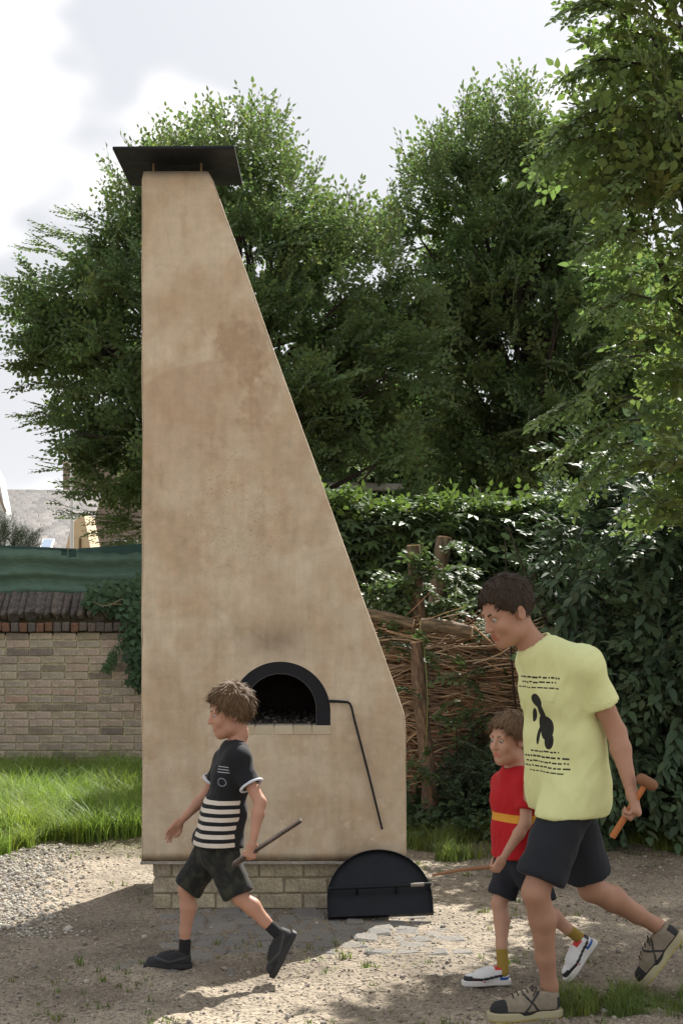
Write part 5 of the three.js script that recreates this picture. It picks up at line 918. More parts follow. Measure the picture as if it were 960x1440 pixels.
function addShoe(parent, heel, toe, style, mats) {
  const L = heel.distanceTo(toe), l = L / 0.29, M = shoeFrame(heel, toe), S = (x, y, z) => V(x * l, y * l, z * l);
  const sh = new THREE.Group(); sh.name = 'shoe'; sh.applyMatrix4(M); parent.add(sh);
  const up = uni([cap(S(0, 0.050, 0.042), S(0, 0.078, 0.044), 0.035 * l), cap(S(0, 0.046, 0.06), S(0.002, 0.042, 0.16), 0.037 * l, 0.041 * l), cap(S(0.002, 0.037, 0.16), S(-0.002, 0.033, 0.245), 0.043 * l, 0.034 * l), cap(S(0, 0.094, 0.075), S(0, 0.056, 0.175), 0.031 * l, 0.028 * l)], 0.03 * l);
  const f = (x, y, z) => { let d = up(x, y, z); d = smax(d, 0.016 * l - y, 0.006 * l); const top = y - (0.098 + 0.06 * Math.max(0, z / l - 0.05) + (z < 0.03 * l ? 0.012 : 0)) * l; d = smax(d, top, 0.006 * l); const hole = cap(S(0, 0.105, 0.045), S(0, 0.14, 0.045), 0.030 * l, 0.034 * l)(x, y, z); d = smax(d, -hole, 0.008 * l); if (Math.abs(d) < 0.01) d += 0.0007 * Math.sin(z / l * 260) * sstep(0.13 * l, 0.2 * l, z) * 0.5; return d; };
  const g = nets(f, S(-0.062, 0.0, -0.012), S(0.062, 0.15, 0.30), 0.0042 * l), p = g.attributes.position, col = [];
  for (let i = 0; i < p.count; i++) col.push(...style.paint(p.getX(i) / l, p.getY(i) / l, p.getZ(i) / l));
  g.setAttribute('color', new THREE.BufferAttribute(Float32Array.from(col), 3)); mesh('upper', g, mats.upper, sh);
  const so = new THREE.Shape(); const R0 = [[0, 0.0], [0.030, 0.008], [0.037, 0.04], [0.034, 0.10], [0.046, 0.19], [0.044, 0.24], [0.024, 0.283], [-0.004, 0.290], [-0.032, 0.272], [-0.046, 0.225], [-0.043, 0.17], [-0.033, 0.10], [-0.037, 0.04], [-0.030, 0.008]];
  so.setFromPoints(new THREE.CatmullRomCurve3(R0.map(([a, b]) => V(a * l, b * l, 0)), true).getPoints(60).map((q) => new THREE.Vector2(q.x, q.y)));
  const sg = new THREE.ExtrudeGeometry(so, { depth: 0.020 * l, bevelEnabled: true, bevelSize: 0.003 * l, bevelThickness: 0.004 * l, bevelSegments: 2 }); sg.rotateX(Math.PI / 2); sg.translate(0, 0.0245 * l, 0);
  mesh('sole', sg, mats.sole, sh);
  const tg = new THREE.ExtrudeGeometry(so, { depth: 0.006 * l, bevelEnabled: false }); tg.rotateX(Math.PI / 2); tg.scale(1.02, 1, 1.0); tg.translate(0, 0.004 * l, 0); mesh('tread', tg, mats.tread, sh);
  const ray = (x, z) => { let y = 0.14 * l; for (let k = 0; k < 60 && f(x, y, z) > 0.0005; k++) y -= 0.002 * l; return y; };
  for (let k = 0; k < 5; k++) { const z = (0.118 + k * 0.019) * l, pts = []; for (let q = -3; q <= 3; q++) { const x = q / 3 * 0.022 * l; pts.push(V(x, ray(x, z + q * 0.0012 * l) + 0.002 * l, z + q * 0.0012 * l)); } mesh('lace', tube(pts, 0.0024 * l, 0.0024 * l, 6, 12), mats.lace, sh); }
  if (style.bow) for (const s of [-1, 1]) mesh('lace', tube([V(0, ray(0, 0.112 * l) + 0.004 * l, 0.112 * l), V(s * 0.018 * l, ray(s * 0.018 * l, 0.108 * l) + 0.012 * l, 0.105 * l), V(s * 0.034 * l, ray(s * 0.034 * l, 0.12 * l) + 0.003 * l, 0.125 * l)], 0.0024 * l, 0.0024 * l, 6, 10), mats.lace, sh);
  return S(0, 0.115, 0.045).applyMatrix4(M);
}
function paintPrint(g, c, side, upv, face, w, h, thr = 0.15) { // flat print on the panel that faces "face"; the rest takes the plain corner of the cloth texture
  const q = g.toNonIndexed(), p = q.attributes.position, n = q.attributes.normal, uv = new Float32Array(p.count * 2), v = V(), fn = V();
  for (let i = 0; i < p.count; i += 3) { fn.set(0, 0, 0); for (let k = 0; k < 3; k++) fn.add(V().fromBufferAttribute(n, i + k)); const on = fn.normalize().dot(face) > thr; for (let k = 0; k < 3; k++) { v.fromBufferAttribute(p, i + k).sub(c); const a = v.dot(side) / w + 0.5, b = v.dot(upv) / h + 0.5; const inside = on; uv[(i + k) * 2] = inside ? clamp(a, 0.01, 0.99) : 0.01; uv[(i + k) * 2 + 1] = inside ? clamp(b, 0.01, 0.99) : 0.01; } }
  q.setAttribute('uv', new THREE.BufferAttribute(uv, 2)); const u1 = new Float32Array(p.count * 2); for (let i = 0; i < p.count; i++) { u1[i * 2] = (p.getX(i) + p.getZ(i) * 0.8) * 1.6; u1[i * 2 + 1] = p.getY(i) * 1.6; } q.setAttribute('uv1', new THREE.BufferAttribute(u1, 2)); return q;
}
function canvasTex(w, h, draw) { const c = document.createElement('canvas'); c.width = w; c.height = h; const x = c.getContext('2d'); draw(x, w, h); const t = new THREE.CanvasTexture(c); t.colorSpace = THREE.SRGBColorSpace; t.magFilter = THREE.LinearFilter; return t; }
const skinMat = (c) => phys({ color: lin(...c), roughness: 0.55, vertexColors: true, specularIntensity: 0.6 });
// a whole figure; all joints are places in metres
function person(label, s) {
  const base = V((s.lhip.x + s.rhip.x) / 2, 0, (s.lhip.z + s.rhip.z) / 2), G = thing('person', label, 'person', base, 0, 'people walking past the kiln');
  const w = new THREE.Group(); const put = (name, g, m, par = G) => { const o = mesh(name, g, m, par); if (par === G) o.position.copy(base).negate(); return o; };
  const holder = { add: (o) => { o.matrix.decompose(o.position, o.quaternion, o.scale); o.position.sub(base); G.add(o); } };
  const shoeHost = new THREE.Group(); // shoes are placed through an offset
  const k = s.k, kl = s.kl ?? k; // thickness of trunk and of limbs
  const up = V(0, 1, 0), Lv = up.clone().cross(s.face).normalize();
  const mid = (a, b, t = 0.5) => a.clone().lerp(b, t);
  const chest = mid(s.lsh, s.rsh).add(V(0, -0.11 * k, 0)), pel = mid(s.lhip, s.rhip).add(V(0, 0.03 * k, 0)), waist = mid(chest, pel, 0.55);
  // shoes first: they give the ankles
  const off = new THREE.Matrix4().makeTranslation(-base.x, -base.y, -base.z);
  const shoe = (heel, toe) => addShoe(G, heel.clone().sub(base), toe.clone().sub(base), s.shoe, s.shoe.mats).add(base);
  const lan = shoe(s.lheel, s.ltoe), ran = shoe(s.rheel, s.rtoe);
  const foot = (heel, toe) => shoeFrame(heel, toe);
  const calf = (kn, an) => mid(kn, an, 0.28).addScaledVector(s.face, -0.018 * kl);
  const B = [];
  for (const q of [-1, 1]) { B.push(cap(chest.clone().addScaledVector(Lv, q * 0.085 * k), waist.clone().addScaledVector(Lv, q * 0.062 * k), 0.092 * k, 0.082 * k), cap(waist.clone().addScaledVector(Lv, q * 0.058 * k), pel.clone().addScaledVector(Lv, q * 0.07 * k), 0.088 * k, 0.10 * k)); }
  const torso = uni([...B, cap(s.neck.clone().add(V(0, -0.040 * k, 0)).addScaledVector(s.face, 0.012 * k), chest.clone().addScaledVector(s.face, 0.01 * k), 0.060 * k, 0.088 * k), cap(s.lsh, chest.clone().addScaledVector(Lv, 0.06 * k), 0.058 * k, 0.085 * k), cap(s.rsh, chest.clone().addScaledVector(Lv, -0.06 * k), 0.058 * k, 0.085 * k), cap(mid(s.lsh, s.neck, 0.7), s.lsh, 0.052 * k, 0.050 * k), cap(mid(s.rsh, s.neck, 0.7), s.rsh, 0.052 * k, 0.050 * k)], 0.06 * k);
  const armL = [cap(s.lsh, s.lel, 0.052 * kl, 0.040 * kl), cap(s.lel, mid(s.lel, s.lwr, 0.3), 0.040 * kl, 0.041 * kl), cap(mid(s.lel, s.lwr, 0.3), s.lwr, 0.041 * kl, 0.026 * kl)], armR = [cap(s.rsh, s.rel, 0.052 * kl, 0.040 * kl), cap(s.rel, mid(s.rel, s.rwr, 0.3), 0.040 * kl, 0.041 * kl), cap(mid(s.rel, s.rwr, 0.3), s.rwr, 0.041 * kl, 0.026 * kl)];
  const leg = (h, kn, an) => [cap(h, kn, 0.086 * kl, 0.056 * kl), cap(kn, calf(kn, an), 0.054 * kl, 0.057 * kl), cap(calf(kn, an), mid(kn, an, 0.7), 0.057 * kl, 0.040 * kl), cap(mid(kn, an, 0.7), an, 0.040 * kl, 0.034 * kl), cap(an, an.clone().add(an.clone().sub(kn).setLength(0.03 * kl)), 0.034 * kl, 0.034 * kl)];
  const hb = V(0, 1, 0).addScaledVector(s.gaze, -s.gaze.y).normalize(), HM = frame(s.head, hb, s.gaze, s.hs);
  const nk = V(0, -0.10, -0.036).applyMatrix4(HM);
  const limbsAll = [...armL, ...armR, ...leg(s.lhip, s.lkn, lan), ...leg(s.rhip, s.rkn, ran), cap(s.neck.clone().add(V(0, -0.03 * k, 0)), nk, 0.056 * k, 0.050 * s.hs)];
  const lu = uni(limbsAll, 0.022 * kl); const bodyF = (x, y, z) => smin(torso(x, y, z), lu(x, y, z), 0.035 * k);
  const pts = [s.lsh, s.rsh, s.lel, s.rel, s.lwr, s.rwr, s.lkn, s.rkn, lan, ran, s.neck, nk, s.lhip, s.rhip], lo = V(1e9, 1e9, 1e9), hi = V(-1e9, -1e9, -1e9); pts.forEach((q) => { lo.min(q); hi.max(q); }); lo.addScalar(-0.16); hi.addScalar(0.16);
  const parts = [nets(bodyF, lo, hi, s.cell ?? 0.011)];
  const hg = bake(headGeo(), HM); parts.push(hg);
  const hand = (wr, el, palm, flip, curl, thumb) => { const dir = wr.clone().sub(el).normalize(), m = frame(wr.clone().addScaledVector(dir, 0.012 * kl), dir, palm, s.hand, flip), g = bake(handGeo(curl, thumb), m); parts.push(flip < 0 ? mirrored(g) : g); return m; };
  const LM = hand(s.lwr, s.lel, s.lpalm, s.lflip ?? 1, s.lcurl, s.lthumb ?? 0.5), RM = hand(s.rwr, s.rel, s.rpalm, s.rflip ?? 1, s.rcurl, s.rthumb ?? 0.5);
  parts.forEach((g, gi) => { const p = g.attributes.position, col = [], inv = HM.clone().invert(); for (let i = 0; i < p.count; i++) { const v = V().fromBufferAttribute(p, i); let c = 1 + 0.10 * N3(v.x * 18, v.y * 18, v.z * 18); let rr = 1; if (gi === 1) { const q = v.clone().applyMatrix4(inv); const lip = sstep(0.024, 0.016, Math.abs(q.x)) * sstep(0.016, 0.009, Math.abs(q.y + 0.066)) * (q.z > 0.07 ? 1 : 0); rr = 1 - 0.34 * lip; c *= 1 - 0.12 * lip; } col.push(c, c * rr, c * rr); } g.setAttribute('color', new THREE.BufferAttribute(Float32Array.from(col), 3)); g.deleteAttribute('uv'); g.computeVertexNormals(); });
  const body = put('body', mergeGeometries(parts), skinMat(s.skin));
  // eyes, brows, hair
  const eyeM = std({ color: lin(0.36, 0.31, 0.28), roughness: 0.25 }), irisM = std({ color: lin(0.03, 0.02, 0.015), roughness: 0.2 });
  for (const q of [-1, 1]) { const e = put('eye', bake(new THREE.SphereGeometry(0.0125, 16, 12).translate(q * 0.030, 0.002, 0.0725), HM), eyeM); mesh('iris', bake(new THREE.SphereGeometry(0.0062, 12, 8).translate(q * 0.030, 0.0005, 0.0800), HM), irisM, e); put('eyebrow', bake(tube([V(q * 0.013, 0.021, 0.087), V(q * 0.030, 0.0265, 0.083), V(q * 0.048, 0.018, 0.068)], 0.0042, 0.002, 6, 8), HM), s.hairMat); }
  HAIR[s.hair] ??= nets(hairSDF(s.hair, s.hair * 900), V(-0.13, -0.09, -0.16), V(0.13, 0.18, 0.14), 0.004);
  const hairM = put('hair', bake(HAIR[s.hair], HM), s.hairMat);
  { // single locks over the mass of hair
    const R = rng(Math.round(s.hair * 1e4) + 3), hp = HAIR[s.hair].attributes.position, hn = HAIR[s.hair].attributes.normal, w = 0.0016, sL = s.lock ?? 0.03;
    const lock = geo([-w, 0, 0, w, 0, 0, -w * 0.9, 0.10, 0.5, w * 0.9, 0.10, 0.5, 0, 0.02, 1].map((q, i) => i % 3 === 0 ? q : q), [0, 1, 2, 1, 3, 2, 2, 3, 4]);
    const ms = [], cs = [], n = V(), p = V();
    for (let i = 0; i < 2600; i++) { const j = Math.floor(R() * hp.count); p.fromBufferAttribute(hp, j); n.fromBufferAttribute(hn, j); const away = p.clone().sub(V(0.01, 0.125, -0.045)); away.y -= 0.02; const t = away.addScaledVector(n, -away.dot(n)); if (t.lengthSq() < 1e-8) continue; t.normalize().addScaledVector(n, R.r(0.0, 0.35)).add(V(R.r(-0.35, 0.35), R.r(-0.3, 0.3), R.r(-0.35, 0.35))); const L = sL * R.r(0.5, 1.2); ms.push(HM.clone().multiply(aim(p.clone().addScaledVector(n, -0.002), t, n, V(1, L, L)))); const k = R.r(0.7, 1.5); cs.push(lin(k, k, k)); }
    kind(inst('strands', lock, s.lockMat ?? s.hairMat, ms, hairM, cs), 'stuff');
  }
  // T-shirt: trunk and short sleeves, loose, cut at the hem
  const sl = s.sleeve ?? 0.52, slL = cap(s.lsh, mid(s.lsh, s.lel, sl + 0.2), 0.060 * k, 0.072 * k), slR = cap(s.rsh, mid(s.rsh, s.rel, sl + 0.2), 0.060 * k, 0.072 * k);
  const cutPl = (a, b, t) => { const n = b.clone().sub(a), l = n.length(); n.normalize(); const o = a.clone().lerp(b, t); return (x, y, z) => (x - o.x) * n.x + (y - o.y) * n.y + (z - o.z) * n.z; };
  const cL = cutPl(s.lsh, s.lel, sl), cR = cutPl(s.rsh, s.rel, sl), hem = s.hem, loose = s.loose ?? 0.02;
  const skirt = uni([cap(s.lhip, mid(s.lhip, s.lkn, 0.30), 0.098 * kl), cap(s.rhip, mid(s.rhip, s.rkn, 0.30), 0.098 * kl), ...[-1, 1].map((q) => cap(waist.clone().addScaledVector(Lv, q * 0.064 * k), pel.clone().addScaledVector(Lv, q * 0.078 * k).add(V(0, -0.07 * k, 0)), 0.088 * k, 0.098 * k))], 0.05);
  const nAx = nk.clone().sub(s.neck).normalize(), neckHole = cap(s.neck.clone().addScaledVector(nAx, -0.01 * k), nk.clone().addScaledVector(nAx, 0.06), 0.062 * k, 0.064 * k);
  const shirtF = (x, y, z) => {
    let d = Math.min(smin(torso(x, y, z), skirt(x, y, z) - 0.008, 0.05) - loose); d = smin(d, smax(slL(x, y, z), cL(x, y, z), 0.008), 0.03); d = smin(d, smax(slR(x, y, z), cR(x, y, z), 0.008), 0.03);
    if (Math.abs(d) < 0.05) { const a0 = s.fold ?? 1, a = a0 * sstep(0.05, 0.16, Math.hypot(x - s.neck.x, y - s.neck.y, z - s.neck.z)), u = x + z * 0.6, low = 0.35 + 0.65 * sstep(chest.y + 0.05, pel.y, y); d += a * (0.007 * N3(u * 7 + y * 2, y * 2.2 - u * 2, z * 6) - 0.008 * low * (1 - 2.2 * Math.abs(N3(u * 9 + y * 4.5, y * 1.8 - u * 3, z * 6 + 3))) - 0.0022 * (1 - 3 * Math.abs(N3(u * 20 - y * 9, y * 7 + u * 4, z * 15 + 8)))) + 0.004 * a; }
    d = smax(d, hem + 0.012 * N3(x * 10, 1, z * 10) - y, 0.006);
    return smax(d, -neckHole(x, y, z), 0.008);
  };
  const slo = lo.clone(), shi = hi.clone(); slo.y = hem - 0.03;
  let sg = nets(shirtF, slo, shi, s.cell ?? 0.011);
  if (s.print) { sg = paintPrint(sg, s.print.c(chest), s.print.side, V(0, 1, 0), s.print.face, s.print.w, s.print.h, s.print.thr); }
  put('shirt', sg, s.shirtMat);
  if (s.cuff) for (const [a, b] of [[s.lsh, s.lel], [s.rsh, s.rel]]) { const o = mid(a, b, sl - 0.01), dir = b.clone().sub(a).normalize(); const t = new THREE.TorusGeometry(0.073 * k, 0.006, 8, 28); put('cuff', bake(t, frame(o, V(0, 1, 0).cross(dir).normalize().lengthSq() ? dir.clone().cross(V(0.3, 0.2, 1)).normalize() : up, dir, 1)), s.cuff); }
  if (s.collar) { const t = new THREE.TorusGeometry(0.063 * k, 0.0075 * k, 8, 28); t.rotateX(Math.PI / 2); t.scale(1, 1.3, 1); const m = frame(s.neck.clone().addScaledVector(nAx, 0.012 * k), nAx.clone().multiplyScalar(0.75).addScaledVector(up, 0.25).addScaledVector(s.face, 0.10), s.face, 1); put('collar', bake(t, m), s.collar); }
  // shorts
  const thigh = (h, kn) => cap(mid(h, kn, 0.12), mid(h, kn, 1.05), 0.095 * kl, 0.094 * kl), tl = thigh(s.lhip, s.lkn), tr = thigh(s.rhip, s.rkn), st = s.short ?? 0.82, tcL = cutPl(s.lhip, s.lkn, st), tcR = cutPl(s.rhip, s.rkn, st);
  const seat = uni([-1, 1].map((q) => cap(waist.clone().addScaledVector(Lv, q * 0.055 * k), pel.clone().addScaledVector(Lv, q * 0.068 * k).add(V(0, -0.04 * k, 0)), 0.088 * k, 0.104 * k)), 0.05);
  const wl = waist.y - 0.02;
  const shortF = (x, y, z) => { let d = smin(smax(tl(x, y, z), tcL(x, y, z), 0.01), smax(tr(x, y, z), tcR(x, y, z), 0.01), 0.03); d = smin(d, seat(x, y, z), 0.05) - 0.010; if (Math.abs(d) < 0.04) d += 0.008 * N3(x * 11 + y * 6, y * 7, z * 11) + 0.004 * N3(x * 26, y * 12 + x * 9, z * 26); return smax(d, y - wl, 0.01); };
  const plo = lo.clone(), phi = hi.clone(); phi.y = wl + 0.05; put('shorts', boxUV(nets(shortF, plo, phi, s.cell ?? 0.011)), s.shortMat);
  // socks
  if (s.sock) for (const [an, kn] of [[lan, s.lkn], [ran, s.rkn]]) put('sock', nets(uni([cap(an.clone().add(an.clone().sub(kn).setLength(0.035)), an.clone().lerp(kn, s.sockH ?? 0.14), 0.041 * kl, 0.042 * kl)], 0.01), V(an.x - 0.12, an.y - 0.1, an.z - 0.12), V(an.x + 0.12, an.y + 0.2, an.z + 0.12), 0.006), s.sock);
  return { G, LM, RM };
}
{
  const cloth = (c, o = {}) => phys({ color: lin(...c), roughness: 0.95, sheen: 0.3, sheenColor: lin(0.3, 0.3, 0.3), sheenRoughness: 0.6, side: THREE.DoubleSide, ...o });
  const plain = (c, r = 0.8) => std({ color: lin(...c), roughness: r });
  const tCloth = tex(256, 256, (u, v) => 0.5 + 0.3 * (tf(u, v, 64, 64, 2, 5) - 0.5) + 0.3 * (tf(u, v, 6, 6, 3, 15) - 0.5), false);
  const tCrease = tex(512, 512, (u, v) => { const q = tf(u + 0.2 * v, v, 4, 3, 4, 5), r = 1 - Math.abs(tf(u - 0.4 * v, v, 5, 3, 3, 25) - 0.5) * 4; return 0.4 * q + 0.4 * Math.max(0, r) + 0.04 * tf(u, v, 128, 128, 1, 7); }, false);
  tCrease.channel = 1;
  const tHair = tex(256, 256, (u, v) => { const q = 0.65 + 0.6 * (tf(u, v, 90, 6, 3, 3) - 0.5); return [q, q, q]; });
  const hair = (c) => phys({ color: lin(...c), roughness: 0.72, specularIntensity: 0.5 });
  // ---- the man
  {
    const face = V(-0.86, 0, 0.50).normalize(), shirtTex = canvasTex(512, 512, (x, w, h) => {
      x.fillStyle = '#d8db9f'; x.fillRect(0, 0, w, h); const R = rng(8); x.fillStyle = '#23241f';
      const line = (y, x0, x1, t) => { let q = x0; while (q < x1) { const l = R.r(8, 34); x.fillRect(q, y + R.r(-1.5, 1.5), Math.min(l, x1 - q), t); q += l + R.r(4, 9); } };
      line(92, 120, 400, 7); line(112, 150, 380, 6); line(134, 110, 400, 5);
      const blob = (cx, cy, rx, ry, a) => { x.beginPath(); x.ellipse(cx, cy, rx, ry, a, 0, 7); x.fill(); };
      blob(255, 190, 34, 28, 0.2); blob(262, 232, 20, 40, 0.1); blob(282, 300, 42, 48, -0.35); blob(250, 278, 26, 30, 0.5); blob(300, 350, 26, 34, 0.3); blob(205, 250, 12, 34, 0.6); blob(228, 330, 12, 40, 0.25);
      line(392, 170, 350, 6); line(414, 120, 400, 7); line(434, 130, 390, 6); line(454, 110, 400, 6); line(474, 150, 380, 5);
    });
    const olive = [0.26, 0.215, 0.155], blk = [0.02, 0.02, 0.02];
    const mats = { upper: phys({ color: lin(1, 1, 1), vertexColors: true, roughness: 0.85 }), sole: plain([0.40, 0.36, 0.22], 0.7), tread: plain([0.52, 0.40, 0.03], 0.6), lace: plain([0.015, 0.015, 0.015]) };
    const J = at, lheel = V(1.035, 0.004, -5.63), ltoe = V(0.738, 0.004, -5.56), rheel = at(938, 1345, 6.0), rtoe = V(1.455, 0.006, -6.02); const rz = rtoe.clone().sub(rheel).setLength(0.295); rheel.copy(rtoe).sub(rz);
    const o = person('man in a pale lime t-shirt and dark shorts striding left, looking down', {
      k: 0.96, kl: 0.93, hs: 1.04, hand: 1.02, cell: 0.0105, face, gaze: V(-0.84, -0.40, 0.36).normalize(),
      head: at(712, 861, 5.58), neck: at(757, 909, 5.62), lsh: at(821, 936, 5.46), rsh: at(752, 932, 5.79), lel: at(866, 1030, 5.50), lwr: at(886, 1108, 5.42), rel: at(752, 1035, 5.98), rwr: at(748, 1098, 5.86),
      lhip: at(806, 1108, 5.58), rhip: at(792, 1108, 5.76), lkn: at(752, 1255, 5.52), rkn: at(831, 1250, 5.84), lheel, ltoe, rheel, rtoe, collar: cloth([0.66, 0.69, 0.35]), lock: 0.026,
      lpalm: V(-0.9, 0.1, -0.5), lcurl: 1.25, lthumb: 0.7, rpalm: V(0.3, 0, 1), rflip: -1, rcurl: 0.7,
      walk: 1, skin: [0.40, 0.215, 0.14], hair: 0.012, hairMat: hair([0.040, 0.026, 0.017]), hem: 0.80, loose: 0.015, sleeve: 0.60,
      shirtMat: cloth([1, 1, 1], { map: shirtTex, bumpMap: tCrease, bumpScale: 0.012 }), print: { c: (ch) => ch.clone().add(V(0, -0.10, 0)), side: V(0.50, 0, 0.86), face, w: 0.44, h: 0.50, thr: 0.22 },
      shortMat: cloth([0.014, 0.016, 0.021], { bumpMap: rep(tCloth, 6), bumpScale: 0.002 }), short: 0.86,
      shoe: { mats, bow: true, paint: (x, y, z) => z > 0.225 || y < 0.033 || (z < 0.03 && y < 0.075) || (Math.abs(x) > 0.022 && (Math.abs((z - 0.12) - (y - 0.05) * 0.9) < 0.006 || Math.abs((z - 0.145) + (y - 0.05) * 0.9) < 0.006)) ? blk : y > 0.095 && z < 0.05 ? [0.05, 0.05, 0.045] : olive.map((q) => q * (0.9 + 0.2 * N3(x * 60, y * 60, z * 60))) },
    });
    const hm = o.LM, hc = V(0, 0.07, 0.028).applyMatrix4(hm), T = thing('hand_tool', 'orange-brown wooden hand tool held in the lowered hand of the man', 'tool', hc);
    const a = at(872, 1168, 5.46).sub(hc), b = at(916, 1098, 5.42).sub(hc), dir = b.clone().sub(a).normalize(), A = dir.clone().multiplyScalar(-0.12), Bq = dir.clone().multiplyScalar(0.13);
    mesh('handle', tube([A, V(0, 0, 0), Bq], 0.013, 0.011, 10, 12), std({ color: lin(0.42, 0.14, 0.035), roughness: 0.6 }), T);
    const hd = new THREE.CapsuleGeometry(0.022, 0.045, 6, 16); const hmsh = mesh('head', hd, std({ color: lin(0.20, 0.085, 0.035), roughness: 0.65 }), T); hmsh.position.copy(Bq); hmsh.quaternion.setFromUnitVectors(V(0, 1, 0), dir.clone().cross(V(0, 0, 1)).normalize());
  }
  // ---- the boy at the left
  {
    const face = V(-0.98, 0, 0.16).normalize(), jersey = canvasTex(256, 512, (x, w, h) => { x.fillStyle = '#15161a'; x.fillRect(0, 0, w, h); x.fillStyle = '#cfc6b8'; for (let i = 0; i < 6; i++) x.fillRect(24, 246 + i * 42, w - 48, 22); x.fillStyle = '#aab0bd'; for (let i = 0; i < 3; i++) x.fillRect(150, 70 + i * 14, 70, 4); x.strokeStyle = '#8b94a4'; x.lineWidth = 4; x.beginPath(); x.arc(180, 150, 20, 0, 6.3); x.stroke(); });
    const camo = tex(128, 128, (u, v) => { const a = tf(u, v, 5, 5, 3, 8); return a > 0.58 ? [0.20, 0.205, 0.165] : a > 0.47 ? [0.15, 0.16, 0.135] : [0.11, 0.115, 0.11]; });
    const mats = { upper: phys({ color: lin(1, 1, 1), vertexColors: true, roughness: 0.8 }), sole: plain([0.018, 0.018, 0.02], 0.7), tread: plain([0.03, 0.03, 0.03]), lace: plain([0.03, 0.03, 0.035]) };
    const lheel = V(-0.140, 0.105, -6.22), ltoe = V(-0.112, 0.005, -6.20); const dz = V(-0.45, -0.89, 0.05).setLength(0.222); lheel.set(-0.01, 0.202, -6.20); ltoe.copy(lheel).add(dz);
    const o = person('boy in a black striped jersey and camouflage shorts striding left past the kiln', {
      k: 0.70, kl: 0.64, hs: 0.88, hand: 0.72, cell: 0.0085, face, gaze: V(-0.97, -0.14, 0.18).normalize(),
      head: at(322, 1003, 6.30), neck: at(331, 1051, 6.30), lsh: at(334, 1068, 6.20), rsh: at(318, 1068, 6.42), lel: at(366, 1128, 6.12), lwr: at(356, 1182, 6.08), rel: at(290, 1118, 6.46), rwr: at(256, 1153, 6.42),
      lhip: at(307, 1192, 6.25), rhip: at(302, 1192, 6.38), lkn: at(337, 1262, 6.20), rkn: at(262, 1252, 6.38), lheel, ltoe, rheel: V(-0.477, 0.006, -6.37), rtoe: V(-0.692, 0.006, -6.37),
      lpalm: V(-0.4, 0, -0.9), lcurl: 1.25, lthumb: 0.7, rpalm: V(0.3, -0.5, 0.8), rflip: -1, rcurl: 0.22, rthumb: 0.1,
      skin: [0.46, 0.245, 0.165], lock: 0.045, hair: 0.024, hairMat: hair([0.13, 0.080, 0.042]), hem: at(0, 1188, 6.3).y, loose: 0.016, sleeve: 0.62, fold: 0.7,
      shirtMat: cloth([1, 1, 1], { map: jersey, bumpMap: tCrease, bumpScale: 0.007 }), print: { c: (ch) => ch.clone().add(V(0, -0.10, 0)), side: V(0.16, 0, 0.98).cross(V(0, 0, 0)).lengthSq() ? V(1, 0, 0) : V(0.75, 0, 0.66), face: V(-0.66, 0, 0.75), w: 0.27, h: 0.44, thr: 0.12 }, cuff: plain([0.62, 0.64, 0.70]), collar: plain([0.50, 0.53, 0.60]),
      shortMat: cloth([1, 1, 1], { map: rep(camo, 5) }), short: 0.92, sock: plain([0.012, 0.012, 0.013], 0.95), sockH: 0.12,
      shoe: { mats, paint: (x, y, z) => y < 0.032 ? [0.03, 0.03, 0.032] : z > 0.225 || z < 0.035 ? [0.024, 0.024, 0.026] : Math.abs(y - 0.045 - 0.25 * Math.abs(z - 0.13)) < 0.006 ? [0.05, 0.05, 0.055] : [0.016, 0.016, 0.018] },
    });
    const hc = V(0, 0.075, 0.028).applyMatrix4(o.LM), T = thing('wooden_stick', 'grey-brown flat stick held behind the back of the boy', 'stick', hc), b = at(424, 1153, 6.02).sub(hc);
    const g = chamferBox(0.034, 0.012, b.length() + 0.09, 0.004); g.applyMatrix4(aim(b.clone().multiplyScalar(0.5).addScaledVector(b.clone().normalize(), -0.045), b, V(0, 1, 0.3))); mesh('blade', g, std({ color: lin(0.20, 0.145, 0.115), map: rep(tBark, 2), roughness: 0.8 }), T);
    mesh('grip', tube([b.clone().normalize().multiplyScalar(-0.075), b.clone().normalize().multiplyScalar(0.045)], 0.013, 0.013, 10, 6), std({ color: lin(0.13, 0.09, 0.07) }), T);
  }
  // ---- the small child in red
  {
    const face = V(-0.86, 0, 0.50).normalize(), red = canvasTex(256, 256, (x, w, h) => { x.fillStyle = '#b5161f'; x.fillRect(0, 0, w, h); x.fillStyle = '#d99a35'; x.fillRect(6, 112, w - 12, 22); x.fillRect(6, 238, w - 12, 10); });
    const mats = { upper: phys({ color: lin(1, 1, 1), vertexColors: true, roughness: 0.6 }), sole: plain([0.68, 0.66, 0.62], 0.6), tread: plain([0.45, 0.43, 0.40]), lace: plain([0.75, 0.74, 0.72]) };
    const rz = V(-0.60, -0.78, 0.1).setLength(0.215), lheel = at(838, 1330, 6.12), ltoe = lheel.clone().add(rz); lheel.y += 0.012 - ltoe.y; ltoe.y = 0.012;
    const wht = [0.70, 0.69, 0.68], bk = [0.015, 0.015, 0.018], rd = [0.55, 0.03, 0.03], bl = [0.03, 0.10, 0.38];
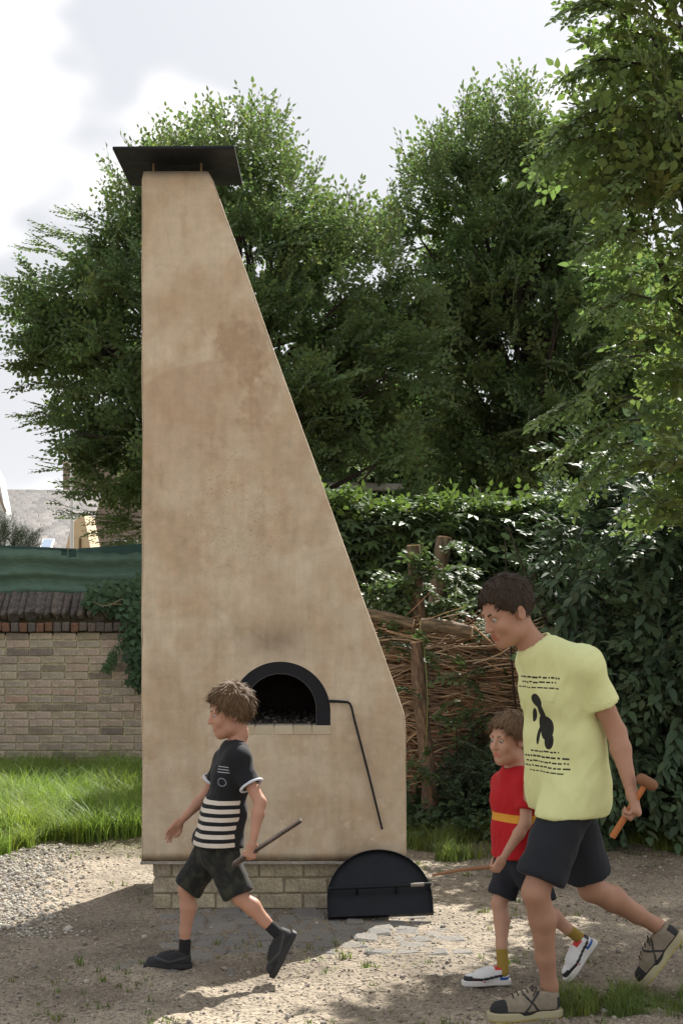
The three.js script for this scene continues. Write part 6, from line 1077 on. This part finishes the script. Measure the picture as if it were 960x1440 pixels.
    const o = person('small child in a red and yellow jersey walking beside the man with a long stick', {
      k: 0.66, kl: 0.60, hs: 0.86, hand: 0.66, cell: 0.0085, face, gaze: V(-0.80, -0.06, 0.6).normalize(),
      head: at(714, 1040, 6.12), neck: at(722, 1085, 6.15), lsh: at(741, 1103, 6.05), rsh: at(708, 1101, 6.27), lel: at(738, 1158, 6.00), lwr: at(708, 1205, 5.95), rel: at(706, 1160, 6.34), rwr: at(697, 1206, 6.24),
      lhip: at(742, 1212, 6.08), rhip: at(722, 1212, 6.20), lkn: at(762, 1280, 6.06), rkn: at(701, 1270, 6.16), lheel, ltoe, rheel: V(0.905, 0.006, -6.10), rtoe: V(0.695, 0.006, -6.07),
      lpalm: V(-0.3, 0.2, -0.9), lcurl: 1.25, lthumb: 0.8, rpalm: V(0.5, 0, 0.8), rflip: -1, rcurl: 0.6,
      skin: [0.50, 0.28, 0.19], lock: 0.035, hair: 0.018, hairMat: hair([0.17, 0.11, 0.065]), hem: at(0, 1208, 6.1).y, loose: 0.014, sleeve: 0.66, fold: 0.7,
      shirtMat: cloth([1, 1, 1], { map: red, bumpMap: tCrease, bumpScale: 0.007 }), print: { c: (ch) => ch.clone().add(V(0, -0.075, 0)), side: V(0.86, 0, 0.5), face: V(-0.5, 0, 0.86), w: 0.4, h: 0.40, thr: -0.2 }, collar: plain([0.60, 0.32, 0.06]),
      shortMat: cloth([0.016, 0.018, 0.026]), short: 0.80, sock: plain([0.30, 0.20, 0.035], 0.95), sockH: 0.22,
      shoe: { mats, paint: (x, y, z) => { const curve = 0.030 + 0.26 * Math.pow(Math.max(0, 0.20 - z), 1.35); if (z > 0.232) return y < 0.055 ? bk : wht; if (Math.abs(x) > 0.012 && y > curve && y < curve + 0.016 && z < 0.235 && z > 0.03) return bk; if (z < 0.07 && y < 0.045) return bl; if (y < 0.030 && z > 0.16) return rd; if (z < 0.028 && y > 0.06) return bk; if (y > 0.088 && z < 0.10 && z > 0.05) return rd; return wht; } },
    });
    const hc = V(0, 0.07, 0.028).applyMatrix4(o.LM), T = thing('wooden_stick', 'long thin brown stick trailing from the hand of the child in red', 'stick', hc), b = at(607, 1231, 5.95).sub(hc);
    mesh('shaft', tube([b.clone().multiplyScalar(-0.12), V(0, 0.0, 0), b.clone().multiplyScalar(0.5).add(V(0, 0.006, 0)), b], 0.0095, 0.006, 8, 16, 0.15), std({ color: lin(0.30, 0.15, 0.07), roughness: 0.75 }), T);
    const tw = new THREE.Group();
  }
}

renderer.render(scene, camera);
